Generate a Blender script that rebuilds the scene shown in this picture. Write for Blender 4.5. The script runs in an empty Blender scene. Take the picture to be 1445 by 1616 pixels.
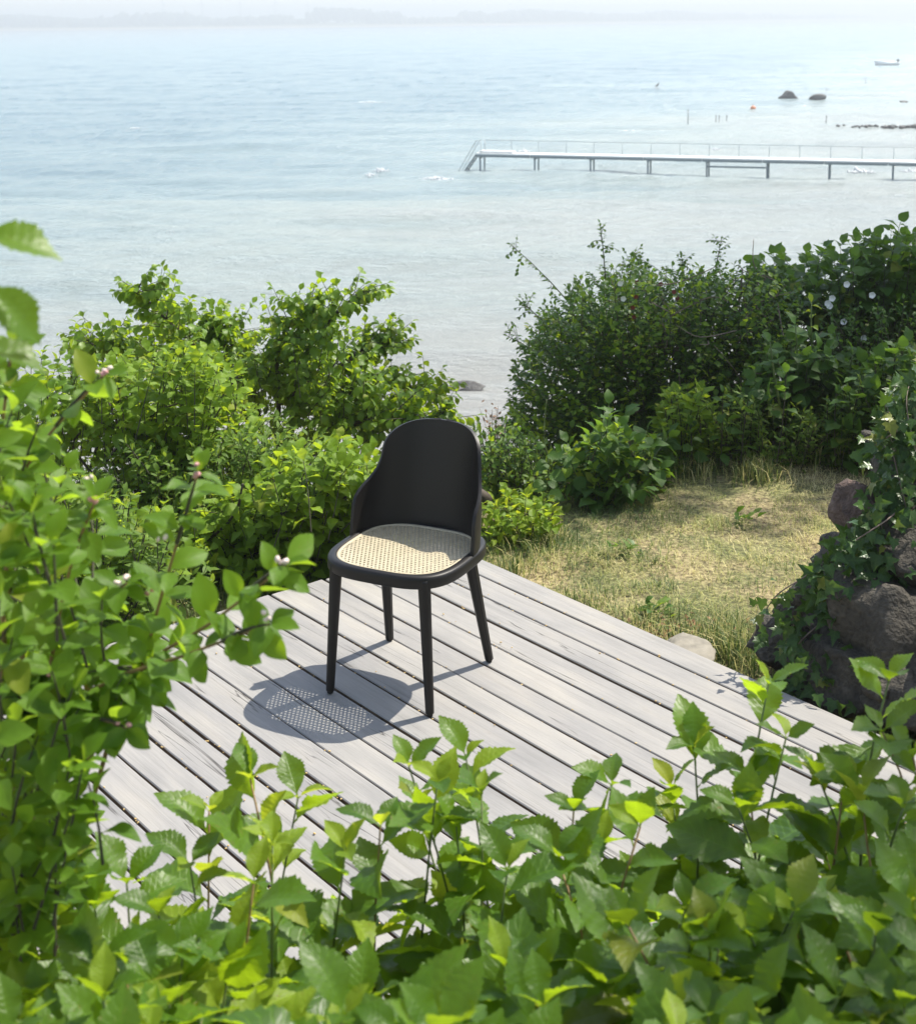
import bpy, math, random
import numpy as np
from mathutils import Matrix, Vector

R = np.random.RandomState(7)
random.seed(7)
SC = bpy.context.scene
COL = SC.collection

# ------------------------------------------------------------------ camera
PW, PH = 1445.0, 1616.0
FPX, PITCH, ROLL, YP, CAMH = 2222.36, math.radians(8.143), math.radians(-0.6), 350.0, 2.15
cam_data = bpy.data.cameras.new('camera')
cam = bpy.data.objects.new('camera', cam_data)
COL.objects.link(cam)
cam_data.sensor_fit = 'HORIZONTAL'
cam_data.sensor_width = 24.0
cam_data.lens = FPX / PW * 24.0
cam_data.shift_y = -(PH / 2 - YP) / PW
cam_data.clip_start = 0.05
cam_data.clip_end = 20000
cam.matrix_world = (Matrix.Translation((0, 0, CAMH)) @ Matrix.Rotation(math.pi / 2 - PITCH, 4, 'X')
                    @ Matrix.Rotation(ROLL, 4, 'Z'))
cam_data.dof.use_dof = True
cam_data.dof.focus_distance = 4.45
cam_data.dof.aperture_fstop = 6.6
SC.camera = cam

# ------------------------------------------------------------------ light
SUN_AZ, SUN_EL = 33.0, 55.0          # azimuth from +X towards +Y
w = bpy.data.worlds.new('World')
SC.world = w
w.use_nodes = True
nt = w.node_tree
for n in list(nt.nodes):
    nt.nodes.remove(n)
wo = nt.nodes.new('ShaderNodeOutputWorld')
bg = nt.nodes.new('ShaderNodeBackground')
sky = nt.nodes.new('ShaderNodeTexSky')
sky.sky_type = 'NISHITA'
sky.sun_disc = False
sky.sun_elevation = math.radians(SUN_EL)
sky.sun_rotation = math.radians(90 - SUN_AZ)
sky.altitude = 0
sky.air_density = 1.0
sky.dust_density = 1.0
sky.ozone_density = 1.2
bg.inputs['Strength'].default_value = 0.15
# summer haze bleaches the blue of the sky
bw = nt.nodes.new('ShaderNodeRGBToBW')
mxs = nt.nodes.new('ShaderNodeMix')
mxs.data_type = 'RGBA'
mxs.inputs["Factor"].default_value = .34
nt.links.new(sky.outputs[0], bw.inputs[0])
nt.links.new(sky.outputs[0], mxs.inputs['A'])
nt.links.new(bw.outputs[0], mxs.inputs['B'])
nt.links.new(mxs.outputs['Result'], bg.inputs['Color'])
nt.links.new(bg.outputs[0], wo.inputs['Surface'])
sd = bpy.data.lights.new('sun', 'SUN')
sd.energy = 3.9
sd.angle = math.radians(0.5)
sd.color = (1.0, 0.94, 0.83)
sun = bpy.data.objects.new('sun', sd)
COL.objects.link(sun)
ce, se = math.cos(math.radians(SUN_EL)), math.sin(math.radians(SUN_EL))
SUNDIR = np.array([math.cos(math.radians(SUN_AZ)) * ce, math.sin(math.radians(SUN_AZ)) * ce, se])
sun.rotation_euler = Vector(SUNDIR).to_track_quat('Z', 'Y').to_euler()
sun.location = (20, 12, 30)
SC.view_settings.view_transform = 'Standard'
SC.view_settings.look = 'None'
SC.view_settings.gamma = 1
SC.view_settings.exposure = 1.10
SC.view_settings.use_curve_mapping = False
SC.cycles.max_bounces = 8
SC.cycles.transmission_bounces = 6
SC.cycles.diffuse_bounces = 4
SC.cycles.glossy_bounces = 3
SC.cycles.volume_bounces = 1

# ------------------------------------------------------------------ coordinates
cP, sP, cR, sR = math.cos(PITCH), math.sin(PITCH), math.cos(ROLL), math.sin(ROLL)


def ray(x, y):
    dx, dy = np.asarray(x, float) - PW / 2, np.asarray(y, float) - YP
    a = cR * dx + sR * dy
    b = -sR * dx + cR * dy
    return np.stack([a / FPX, cP + sP * (-b / FPX), -sP + cP * (-b / FPX)], -1)


def on(x, y, z):
    d = ray(x, y)
    return d * ((z - CAMH) / d[..., 2])[..., None] + np.array([0, 0, CAMH])


def at(x, y, Y):
    d = ray(x, y)
    return d * (np.asarray(Y) / d[..., 1])[..., None] + np.array([0, 0, CAMH])


def pix(P):
    P = np.asarray(P, float)
    X, Y, Z = P[..., 0], P[..., 1], P[..., 2] - CAMH
    d = Y * cP - Z * sP
    u = Y * sP + Z * cP
    x = FPX * X / d
    y = -FPX * u / d
    return PW / 2 + cR * x - sR * y, YP + sR * x + cR * y, d


SEA = -6.35
DU = np.array([math.cos(math.radians(-50.6)), math.sin(math.radians(-50.6)), 0])
DV = np.array([-DU[1], DU[0], 0])
CORNER = on(699, 855, 0.0)


def uo(x, y):
    rx, ry = x - CORNER[0], y - CORNER[1]
    return rx * DU[0] + ry * DU[1], -(rx * DV[0] + ry * DV[1])


def sst(a, b, t):
    t = np.clip((t - a) / (b - a), 0, 1)
    return t * t * (3 - 2 * t)


def hashn(ix, iy):
    v = np.sin(ix * 127.1 + iy * 311.7) * 43758.5453
    return v - np.floor(v)


def vnoise(x, y):
    ix, iy = np.floor(x), np.floor(y)
    fx, fy = x - ix, y - iy
    fx, fy = fx * fx * (3 - 2 * fx), fy * fy * (3 - 2 * fy)
    a, b = hashn(ix, iy), hashn(ix + 1, iy)
    c, d = hashn(ix, iy + 1), hashn(ix + 1, iy + 1)
    return (a * (1 - fx) + b * fx) * (1 - fy) + (c * (1 - fx) + d * fx) * fy


def ground(x, y):
    x, y = np.asarray(x, float), np.asarray(y, float)
    u, o = uo(x, y)
    z = np.full(x.shape, -0.17)
    z = z + sst(2.5, 3.4, u) * 0.8                                   # bank under the photographer
    wall = sst(0.62, 1.2, -o) * sst(1.2, 1.5, u) * 0.85              # raised ground behind the boulders
    z = np.maximum(z, -0.17 + wall)
    edge = 6.2 + sst(0.2, 1.6, x) * 2.2 + np.clip(-x - 1, 0, 6) * .1
    z = z - np.clip(y - edge, 0, None) * 0.36 * sst(0, 1.5, y - edge)
    z = z + (vnoise(x * 1.3, y * 1.3) - .5) * 0.05 + (vnoise(x * 5, y * 5) - .5) * 0.025
    return np.maximum(z, -7.6)


# ------------------------------------------------------------------ mesh helpers
def new_mesh(name, V, faces, uv=None, attr=None, smooth=True):
    """V (n,3); faces: list of int arrays (m,k); uv per vertex (n,2); attr per vertex float"""
    me = bpy.data.meshes.new(name)
    V = np.asarray(V, np.float32)
    me.vertices.add(len(V))
    me.vertices.foreach_set('co', V.ravel())
    faces = [np.asarray(f, np.int32) for f in faces if len(f)]
    loops = np.concatenate([f.ravel() for f in faces])
    tot = np.concatenate([np.full(len(f), f.shape[1], np.int32) for f in faces])
    start = np.concatenate([[0], np.cumsum(tot)[:-1]]).astype(np.int32)
    me.loops.add(len(loops))
    me.loops.foreach_set('vertex_index', loops)
    me.polygons.add(len(tot))
    me.polygons.foreach_set('loop_start', start)
    me.polygons.foreach_set('loop_total', tot)
    if uv is not None:
        l = me.uv_layers.new(name='UVMap')
        l.data.foreach_set('uv', np.asarray(uv, np.float32)[loops].ravel())
    if attr is not None:
        a = me.attributes.new('rnd', 'FLOAT', 'POINT')
        a.data.foreach_set('value', np.asarray(attr, np.float32))
    me.polygons.foreach_set('use_smooth', np.full(len(tot), smooth, bool))
    me.update(calc_edges=True)
    return me


def link(name, me, mat=None, parent=None, loc=None, kind=None):
    o = bpy.data.objects.new(name, me)
    if mat is not None and me is not None and len(me.materials) == 0:
        me.materials.append(mat)
    COL.objects.link(o)
    if parent is not None:
        o.parent = parent
    if loc is not None:
        o.location = loc
    if kind:
        o['kind'] = kind
    return o


def thing(name, label, cat, loc=(0, 0, 0), group=None):
    o = bpy.data.objects.new(name, None)
    o.empty_display_size = 0.1
    COL.objects.link(o)
    o.location = [float(c) for c in loc]
    tag(o, label, cat, group)
    return o


def tag(o, label, cat, group=None):
    o['label'] = label
    o['category'] = cat
    if group:
        o['group'] = group
    return o


class MB:
    """collects pieces into one mesh"""
    def __init__(s):
        s.V, s.F, s.n = [], {}, 0

    def add(s, V, F):
        V = np.asarray(V, float)
        for f in F:
            f = np.asarray(f, int)
            if f.size:
                s.F.setdefault(f.shape[1], []).append(f + s.n)
        s.V.append(V)
        s.n += len(V)

    def box(s, c, h, M=None):
        x = np.array([[-1, -1, -1], [1, -1, -1], [1, 1, -1], [-1, 1, -1], [-1, -1, 1], [1, -1, 1], [1, 1, 1], [-1, 1, 1]], float)
        V = x * np.asarray(h)
        if M is not None:
            V = V @ np.asarray(M).T
        s.add(V + np.asarray(c), [[[0, 3, 2, 1], [4, 5, 6, 7], [0, 1, 5, 4], [1, 2, 6, 5], [2, 3, 7, 6], [3, 0, 4, 7]]])

    def tube(s, pts, r, seg=6, cap=True, twist=0.0):
        pts = np.asarray(pts, float)
        n = len(pts)
        r = np.broadcast_to(np.asarray(r, float), (n,)) if np.ndim(r) < 2 else r
        T = np.gradient(pts, axis=0)
        T /= np.linalg.norm(T, axis=1)[:, None] + 1e-12
        ref = np.array([0, 0, 1.0]) if abs(T[0, 2]) < .9 else np.array([1.0, 0, 0])
        A = np.cross(T, ref)
        A /= np.linalg.norm(A, axis=1)[:, None] + 1e-12
        B = np.cross(T, A)
        an = np.arange(seg) / seg * 2 * math.pi + twist
        V = pts[:, None] + (A[:, None] * np.cos(an)[None, :, None] + B[:, None] * np.sin(an)[None, :, None]) * r[:, None, None]
        i = np.arange(n - 1)[:, None] * seg
        j = np.arange(seg)[None]
        k = (j + 1) % seg
        Q = np.stack([i + j, i + k, i + seg + k, i + seg + j], -1).reshape(-1, 4)
        s.add(V.reshape(-1, 3), [Q])
        if cap:
            s.F.setdefault(seg, []).append((np.arange(seg)[::-1] + s.n - seg * n)[None])
            s.F.setdefault(seg, []).append((np.arange(seg) + s.n - seg)[None])

    def mesh(s, name, smooth=True, off=(0, 0, 0)):
        V = np.concatenate(s.V) - np.asarray(off)
        return new_mesh(name, V, [np.concatenate(f) for f in s.F.values()], smooth=smooth)


# ------------------------------------------------------------------ materials
def mat_new(name):
    m = bpy.data.materials.new(name)
    m.use_nodes = True
    t = m.node_tree
    for n in list(t.nodes):
        t.nodes.remove(n)
    out = t.nodes.new('ShaderNodeOutputMaterial')
    return m, t, out


def N(t, typ, **kw):
    n = t.nodes.new(typ)
    for k, v in kw.items():
        if k.startswith('i_'):
            n.inputs[k[2:].replace('_', ' ')].default_value = v
        else:
            setattr(n, k, v)
    return n


def L(t, a, b):
    t.links.new(a, b)


def math_n(t, op, a, b=None, c=None):
    n = t.nodes.new('ShaderNodeMath')
    n.operation = op
    for i, v in enumerate((a, b, c)):
        if v is None:
            continue
        if isinstance(v, (int, float)):
            n.inputs[i].default_value = v
        else:
            t.links.new(v, n.inputs[i])
    return n.outputs[0]


def ramp(t, fac, stops):
    n = t.nodes.new('ShaderNodeValToRGB')
    e = n.color_ramp.elements
    while len(e) < len(stops):
        e.new(0.5)
    for el, (p, c) in zip(e, stops):
        el.position = p
        el.color = c if len(c) == 4 else (*c, 1)
    t.links.new(fac, n.inputs[0])
    return n.outputs[0]


def mixc(t, fac, a, b, blend='MIX'):
    n = t.nodes.new('ShaderNodeMix')
    n.data_type = 'RGBA'
    n.blend_type = blend
    for s, v in ((n.inputs['Factor'], fac), (n.inputs['A'], a), (n.inputs['B'], b)):
        if isinstance(v, (int, float)):
            s.default_value = v
        elif isinstance(v, tuple):
            s.default_value = v if len(v) == 4 else (*v, 1)
        else:
            t.links.new(v, s)
    return n.outputs['Result']


def simple(name, col, rough=.5, metal=0., noise=0., nscale=30, bump=0., spec=.5):
    m, t, out = mat_new(name)
    p = N(t, 'ShaderNodeBsdfPrincipled')
    p.inputs['Roughness'].default_value = rough
    p.inputs['Metallic'].default_value = metal
    p.inputs['Specular IOR Level'].default_value = spec
    if noise or bump:
        tc = N(t, 'ShaderNodeTexCoord')
        nz = N(t, 'ShaderNodeTexNoise')
        nz.inputs['Scale'].default_value = nscale
        nz.inputs['Detail'].default_value = 6
        L(t, tc.outputs['Object'], nz.inputs['Vector'])
        c2 = tuple(max(0, c * (1 - noise)) for c in col)
        c1 = tuple(min(1, c * (1 + noise)) for c in col)
        L(t, ramp(t, nz.outputs[0], [(.3, c2), (.7, c1)]), p.inputs['Base Color'])
        if bump:
            b = N(t, 'ShaderNodeBump')
            b.inputs['Strength'].default_value = bump
            b.inputs['Distance'].default_value = 0.01
            L(t, nz.outputs[0], b.inputs['Height'])
            L(t, b.outputs[0], p.inputs['Normal'])
    else:
        p.inputs['Base Color'].default_value = (*col, 1)
    L(t, p.outputs[0], out.inputs[0])
    return m


def leaf_mat(name, dark, light, trans, under, tw=.42, rough=.42, veins=7, vein_col=1.5, bump=.25, spec=.4):
    m, t, out = mat_new(name)
    oi = N(t, 'ShaderNodeObjectInfo')
    at_ = N(t, 'ShaderNodeAttribute', attribute_name='rnd')
    r = math_n(t, 'FRACT', math_n(t, 'ADD', oi.outputs['Random'], at_.outputs['Fac']))
    r2 = math_n(t, 'FRACT', math_n(t, 'MULTIPLY', r, 17.31))
    uvn = N(t, 'ShaderNodeUVMap')
    sep = N(t, 'ShaderNodeSeparateXYZ')
    L(t, uvn.outputs[0], sep.inputs[0])
    u, v = sep.outputs[0], sep.outputs[1]
    s = math_n(t, 'ABSOLUTE', math_n(t, 'MULTIPLY_ADD', v, 2.0, -1.0))
    q = math_n(t, 'SUBTRACT', math_n(t, 'MULTIPLY', u, float(veins)), math_n(t, 'MULTIPLY', s, 2.0))
    tri = math_n(t, 'ABSOLUTE', math_n(t, 'SUBTRACT', math_n(t, 'FRACT', q), .5))       # 0..0.5
    side = math_n(t, 'SMOOTH_MIN', math_n(t, 'MULTIPLY', tri, 7.0), 1.0, .2)
    mid = math_n(t, 'MINIMUM', math_n(t, 'MULTIPLY', s, 14.0), 1.0)
    vein = math_n(t, 'MULTIPLY', side, mid)                                               # 0 on veins
    base = mixc(t, r, dark, light)
    nz = N(t, 'ShaderNodeTexNoise')
    nz.inputs['Scale'].default_value = 3.0
    L(t, uvn.outputs[0], nz.inputs['Vector'])
    base = mixc(t, math_n(t, 'MULTIPLY', nz.outputs[0], .45), base, tuple(c * .55 for c in dark))
    vc = tuple(min(1, c * vein_col) for c in light)
    base = mixc(t, math_n(t, 'MULTIPLY', math_n(t, 'SUBTRACT', 1.0, vein), .5), base, vc)
    geo = N(t, 'ShaderNodeNewGeometry')
    col = mixc(t, geo.outputs['Backfacing'], base, mixc(t, .6, base, under))
    # insect spots and scorched patches
    n2 = N(t, 'ShaderNodeTexNoise')
    n2.inputs['Scale'].default_value = 9.0
    n2.inputs['Detail'].default_value = 3.0
    cmb = N(t, 'ShaderNodeVectorMath', operation='ADD')
    L(t, uvn.outputs[0], cmb.inputs[0])
    cx = N(t, 'ShaderNodeCombineXYZ')
    L(t, math_n(t, 'MULTIPLY', r, 53.0), cx.inputs[2])
    L(t, cx.outputs[0], cmb.inputs[1])
    L(t, cmb.outputs[0], n2.inputs['Vector'])
    spots = math_n(t, 'MULTIPLY', ramp(t, n2.outputs[0], [(.66, (0, 0, 0)), (.70, (1, 1, 1))]), math_n(t, 'GREATER_THAN', r, .45))
    col = mixc(t, math_n(t, 'MULTIPLY', spots, .7), col, (.16, .10, .035))
    # a few spent leaves are yellowing
    yel = math_n(t, 'GREATER_THAN', r2, .965)
    col = mixc(t, math_n(t, 'MULTIPLY', yel, .55), col, (.26, .26, .03))
    p = N(t, 'ShaderNodeBsdfPrincipled')
    p.inputs['Roughness'].default_value = rough
    p.inputs['Specular IOR Level'].default_value = spec
    L(t, col, p.inputs['Base Color'])
    b = N(t, 'ShaderNodeBump')
    b.inputs['Strength'].default_value = bump
    b.inputs['Distance'].default_value = 0.002
    L(t, vein, b.inputs['Height'])
    L(t, b.outputs[0], p.inputs['Normal'])
    tr = N(t, 'ShaderNodeBsdfTranslucent')
    tcol = mixc(t, r2, trans, tuple(c * .7 for c in trans))
    tcol = mixc(t, math_n(t, 'MULTIPLY', math_n(t, 'SUBTRACT', 1.0, vein), .4), tcol, tuple(c * .6 for c in trans))
    L(t, tcol, tr.inputs['Color'])
    mx = N(t, 'ShaderNodeMixShader')
    mx.inputs[0].default_value = tw
    L(t, p.outputs[0], mx.inputs[1])
    L(t, tr.outputs[0], mx.inputs[2])
    L(t, mx.outputs[0], out.inputs[0])
    return m


LM = {
    'elm': leaf_mat('elm_leaf', (.032, .085, .006), (.09, .18, .012), (.48, .68, .018), (.16, .25, .07), tw=.44, rough=.42, veins=9, spec=.38),
    'young': leaf_mat('young_leaf', (.14, .23, .015), (.23, .32, .025), (.66, .76, .04), (.25, .33, .09), tw=.48, rough=.5, veins=9, spec=.25),
    'snow': leaf_mat('snowberry_leaf', (.055, .125, .01), (.11, .21, .018), (.46, .68, .03), (.18, .27, .09), tw=.46, rough=.5, veins=4, bump=.1, spec=.25),
    'hedge': leaf_mat('hedge_leaf', (.085, .165, .010), (.19, .30, .02), (.56, .72, .03), (.2, .29, .10), tw=.42, rough=.52, veins=8, spec=.25),
    'tree': leaf_mat('bank_tree_leaf', (.06, .135, .008), (.145, .25, .016), (.52, .70, .02), (.13, .21, .06), tw=.40, rough=.42, veins=6, spec=.4),
    'rose': leaf_mat('rose_leaf', (.032, .082, .009), (.07, .145, .016), (.22, .40, .025), (.09, .15, .06), tw=.34, veins=5, spec=.3),
    'broad': leaf_mat('broad_leaf', (.035, .09, .012), (.07, .145, .02), (.24, .42, .03), (.11, .18, .06), tw=.38, rough=.5, veins=6, spec=.3),
    'ivy': leaf_mat('ivy_leaf', (.02, .055, .012), (.055, .115, .02), (.16, .28, .03), (.07, .12, .05), tw=.28, rough=.36, veins=4, spec=.35),
    'weed': leaf_mat('weed_leaf', (.07, .135, .015), (.13, .22, .03), (.38, .52, .04), (.15, .22, .08), tw=.40, rough=.52, veins=4, spec=.25),
}
M_STEM_G = simple('green_stem', (.10, .14, .035), .6, noise=.3, nscale=40)
M_STEM_O = simple('tan_stem', (.24, .15, .06), .6, noise=.3, nscale=40)
M_BARK = simple('bark', (.055, .042, .032), .85, noise=.4, nscale=25, bump=.5)
M_TWIG = simple('grey_twig', (.16, .12, .09), .8, noise=.4, nscale=30)
M_DTWIG = simple('dark_twig', (.05, .045, .025), .8, noise=.4, nscale=30)


# ------------------------------------------------------------------ leaf templates
class Tpl:
    pass


def leaf_tpl(name, Lh, W, rows, cols, mat, serr=0., fold=.25, droop=.3, wav=.04, pk=.42, tip=1.0, pet=.12, var=0, base=.0, twist=0., pleat=0., nv=9):
    t = np.linspace(0, 1, rows + 1)
    a = math.log(.5) / math.log(pk)
    f = np.sin(math.pi * t ** a) ** .85
    f = f * (1 - .55 * tip * np.clip((t - .62) / .38, 0, 1) ** 1.2 * (1 - t) ** .15)
    f = np.maximum(f, 0)
    f[0] = max(base, .02)
    f[-1] = 0.01
    s = np.linspace(-1, 1, 2 * cols + 1)
    T, S = np.meshgrid(t, s, indexing='ij')
    F = f[:, None] * np.ones_like(S)
    rs = np.random.RandomState(var * 13 + 5)
    tooth = np.where(np.arange(rows + 1) % 2 == 1, 1 + serr, 1 - serr)[:, None]
    edge = np.abs(S) > .99
    Fm = np.where(edge, F * tooth, F)
    X = S * Fm * W / 2
    Yt = T.copy()
    Yt = Yt + np.where(edge & (np.arange(rows + 1) % 2 == 1)[:, None], serr * .16, 0)
    ang = droop * T ** 1.3
    # arc along the midrib
    step = 1.0 / rows
    yy = np.concatenate([[0], np.cumsum(np.cos(droop * 1.6 * (t[:-1] + step / 2)) * step)])
    zz = -np.concatenate([[0], np.cumsum(np.sin(droop * 1.6 * (t[:-1] + step / 2)) * step)])
    Y = (yy[:, None] + (Yt - T)) * Lh
    ph = rs.rand(3) * 6.28
    Z = zz[:, None] * Lh + fold * np.abs(X) * (1 - .3 * T) + wav * Lh * np.sin(T * 9 + ph[0] + S * .7) * np.abs(S) * F
    Z = Z + wav * .6 * Lh * np.sin(T * 17 + ph[1]) * np.abs(S) ** 2 * F
    Z = Z + pleat * Lh * np.cos(2 * math.pi * (T * nv - np.abs(S) * 2.0)) * np.minimum(1, np.abs(S) * 2.5) * F
    tw = twist * T * (1 if var % 2 else -1)
    X, Z = X * np.cos(tw) - (Z - zz[:, None] * Lh) * np.sin(tw), zz[:, None] * Lh + X * np.sin(tw) + (Z - zz[:, None] * Lh) * np.cos(tw)
    V = np.stack([X, Y + pet * Lh, Z], -1).reshape(-1, 3)
    nc = 2 * cols + 1
    i = np.arange(rows)[:, None] * nc
    j = np.arange(nc - 1)[None]
    Q = np.stack([i + j, i + j + 1, i + nc + j + 1, i + nc + j], -1).reshape(-1, 4)
    UV = np.stack([T, S * .5 + .5], -1).reshape(-1, 2)
    if pet > 0:
        pw = W * .022 + .0004
        n0 = len(V)
        V = np.concatenate([V, [[-pw, 0, 0], [pw, 0, 0], [-pw, pet * Lh * 1.05, 0], [pw, pet * Lh * 1.05, 0],
                                [0, 0, -pw], [0, 0, pw], [0, pet * Lh * 1.05, -pw], [0, pet * Lh * 1.05, pw]]])
        UV = np.concatenate([UV, np.full((8, 2), .5)])
        Q = np.concatenate([Q, [[n0, n0 + 1, n0 + 3, n0 + 2], [n0 + 4, n0 + 5, n0 + 7, n0 + 6]]])
    o = Tpl()
    o.V, o.F, o.UV, o.mat = V, Q, UV, mat
    o.me = new_mesh(name, V, [Q], uv=UV)
    o.me.materials.append(mat)
    return o


def ivy_tpl(name, size, mat, var=0):
    rs = np.random.RandomState(var + 50)
    # lobed outline in polar form around the leaf's heart
    an = np.radians([-150, -118, -95, -65, -48, -22, 0, 22, 48, 65, 95, 118, 150])
    rd = np.array([.45, .62, .40, .66, .44, .56, 1.0, .56, .44, .66, .40, .62, .45]) * size * (1 + .08 * rs.randn(13))
    P = np.stack([np.sin(an) * rd, np.cos(an) * rd + size * .45, -.22 * rd ** 2 / size + .12 * size * np.abs(np.sin(an))], -1)
    V = np.concatenate([[[0, size * .45, 0], [0, size * .2, .0]], P, [[-.0012, 0, 0], [.0012, 0, 0]]])
    n = 13
    Fc = np.array([[0, 2 + i, 2 + (i + 1)] for i in range(n - 1)] + [[0, 1, 2], [0, 2 + n - 1, 1]])[:, ::-1]
    UV = np.stack([V[:, 1] / size * .7, V[:, 0] / size * .5 + .5], -1)
    F2 = np.array([[1, 2 + n, 3 + n]])
    o = Tpl()
    o.V, o.F, o.UV, o.mat = V, np.concatenate([Fc, F2]), UV, mat
    o.me = new_mesh(name, V, [o.F], uv=UV)
    o.me.materials.append(mat)
    return o


T = {}
T['elm'] = [leaf_tpl('elm_leaf', .112, .066, 26, 3, LM['elm'], serr=.07, fold=.26 + .10 * i, droop=.20 + .24 * i, wav=.035, pk=.5, tip=1.25, pet=.10, var=i, base=.06, twist=.3 * i, pleat=.015) for i in range(4)]
T['young'] = [leaf_tpl('young_leaf', .085, .046, 26, 3, LM['young'], serr=.07, fold=.5, droop=.25 + .25 * i, wav=.03, pk=.48, tip=1.2, pet=.10, var=i + 4, twist=.25, pleat=.014) for i in range(3)]
T['snow'] = [leaf_tpl('oval_leaf', .052, .030, 10, 2, LM['snow'], fold=.25 + .1 * i, droop=.1 + .22 * i, wav=.02, pk=.5, tip=.25, pet=.08, var=i + 8, twist=.2 * i) for i in range(3)]
T['hedge'] = [leaf_tpl('hedge_leaf', .082, .056, 12, 1, LM['hedge'], serr=.08, pleat=.010, nv=5, fold=.25, droop=.2 + .25 * i, wav=.035, pk=.46, tip=.8, pet=.12, var=i + 12, base=.08, twist=.2 * i) for i in range(3)]
T['tree'] = [leaf_tpl('tree_leaf', .066, .046, 8, 1, LM['tree'], serr=.06, fold=.3, droop=.25 + .25 * i, wav=.03, pk=.5, tip=.7, pet=.10, var=i + 16, base=.05, twist=.25 * i) for i in range(3)]
T['rose'] = [leaf_tpl('small_leaf', .034, .021, 4, 1, LM['rose'], fold=.3, droop=.2 + .3 * i, wav=.03, pk=.5, tip=.5, pet=.1, var=i + 20) for i in range(2)]
T['broad'] = [leaf_tpl('broad_leaf', .115, .075, 8, 1, LM['broad'], serr=.05, fold=.2, droop=.25 + .25 * i, wav=.04, pk=.44, tip=.6, pet=.12, var=i + 24, base=.1, twist=.2 * i) for i in range(3)]
T['heart'] = [leaf_tpl('heart_leaf', .10, .092, 8, 1, LM['broad'], fold=.22, droop=.3 + .25 * i, wav=.03, pk=.34, tip=.6, pet=.18, var=i + 28, base=.55) for i in range(2)]
T['ivy'] = [ivy_tpl('ivy_leaf', .042, LM['ivy'], i) for i in range(3)]
T['weed'] = [leaf_tpl('weed_leaf', .045, .017, 5, 1, LM['weed'], fold=.25, droop=.2 + .3 * i, wav=.03, pk=.45, tip=.6, pet=.05, var=i + 34) for i in range(2)]


# ------------------------------------------------------------------ plants
def norm(v):
    v = np.asarray(v, float)
    return v / (np.linalg.norm(v, axis=-1, keepdims=True) + 1e-12)


def in_poly(x, y, poly):
    poly = np.asarray(poly, float)
    inside = np.zeros(len(x), bool)
    j = len(poly) - 1
    for i in range(len(poly)):
        xi, yi = poly[i]
        xj, yj = poly[j]
        c = ((yi > y) != (yj > y)) & (x < (xj - xi) * (y - yi) / (yj - yi + 1e-9) + xi)
        inside ^= c
        j = i
    return inside


def sample_poly(poly, n):
    poly = np.asarray(poly, float)
    lo, hi = poly.min(0), poly.max(0)
    xs, ys = [], []
    c = 0
    while c < n:
        x = R.uniform(lo[0], hi[0], n * 2)
        y = R.uniform(lo[1], hi[1], n * 2)
        k = in_poly(x, y, poly)
        xs.append(x[k])
        ys.append(y[k])
        c += k.sum()
    return np.concatenate(xs)[:n], np.concatenate(ys)[:n]


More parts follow.
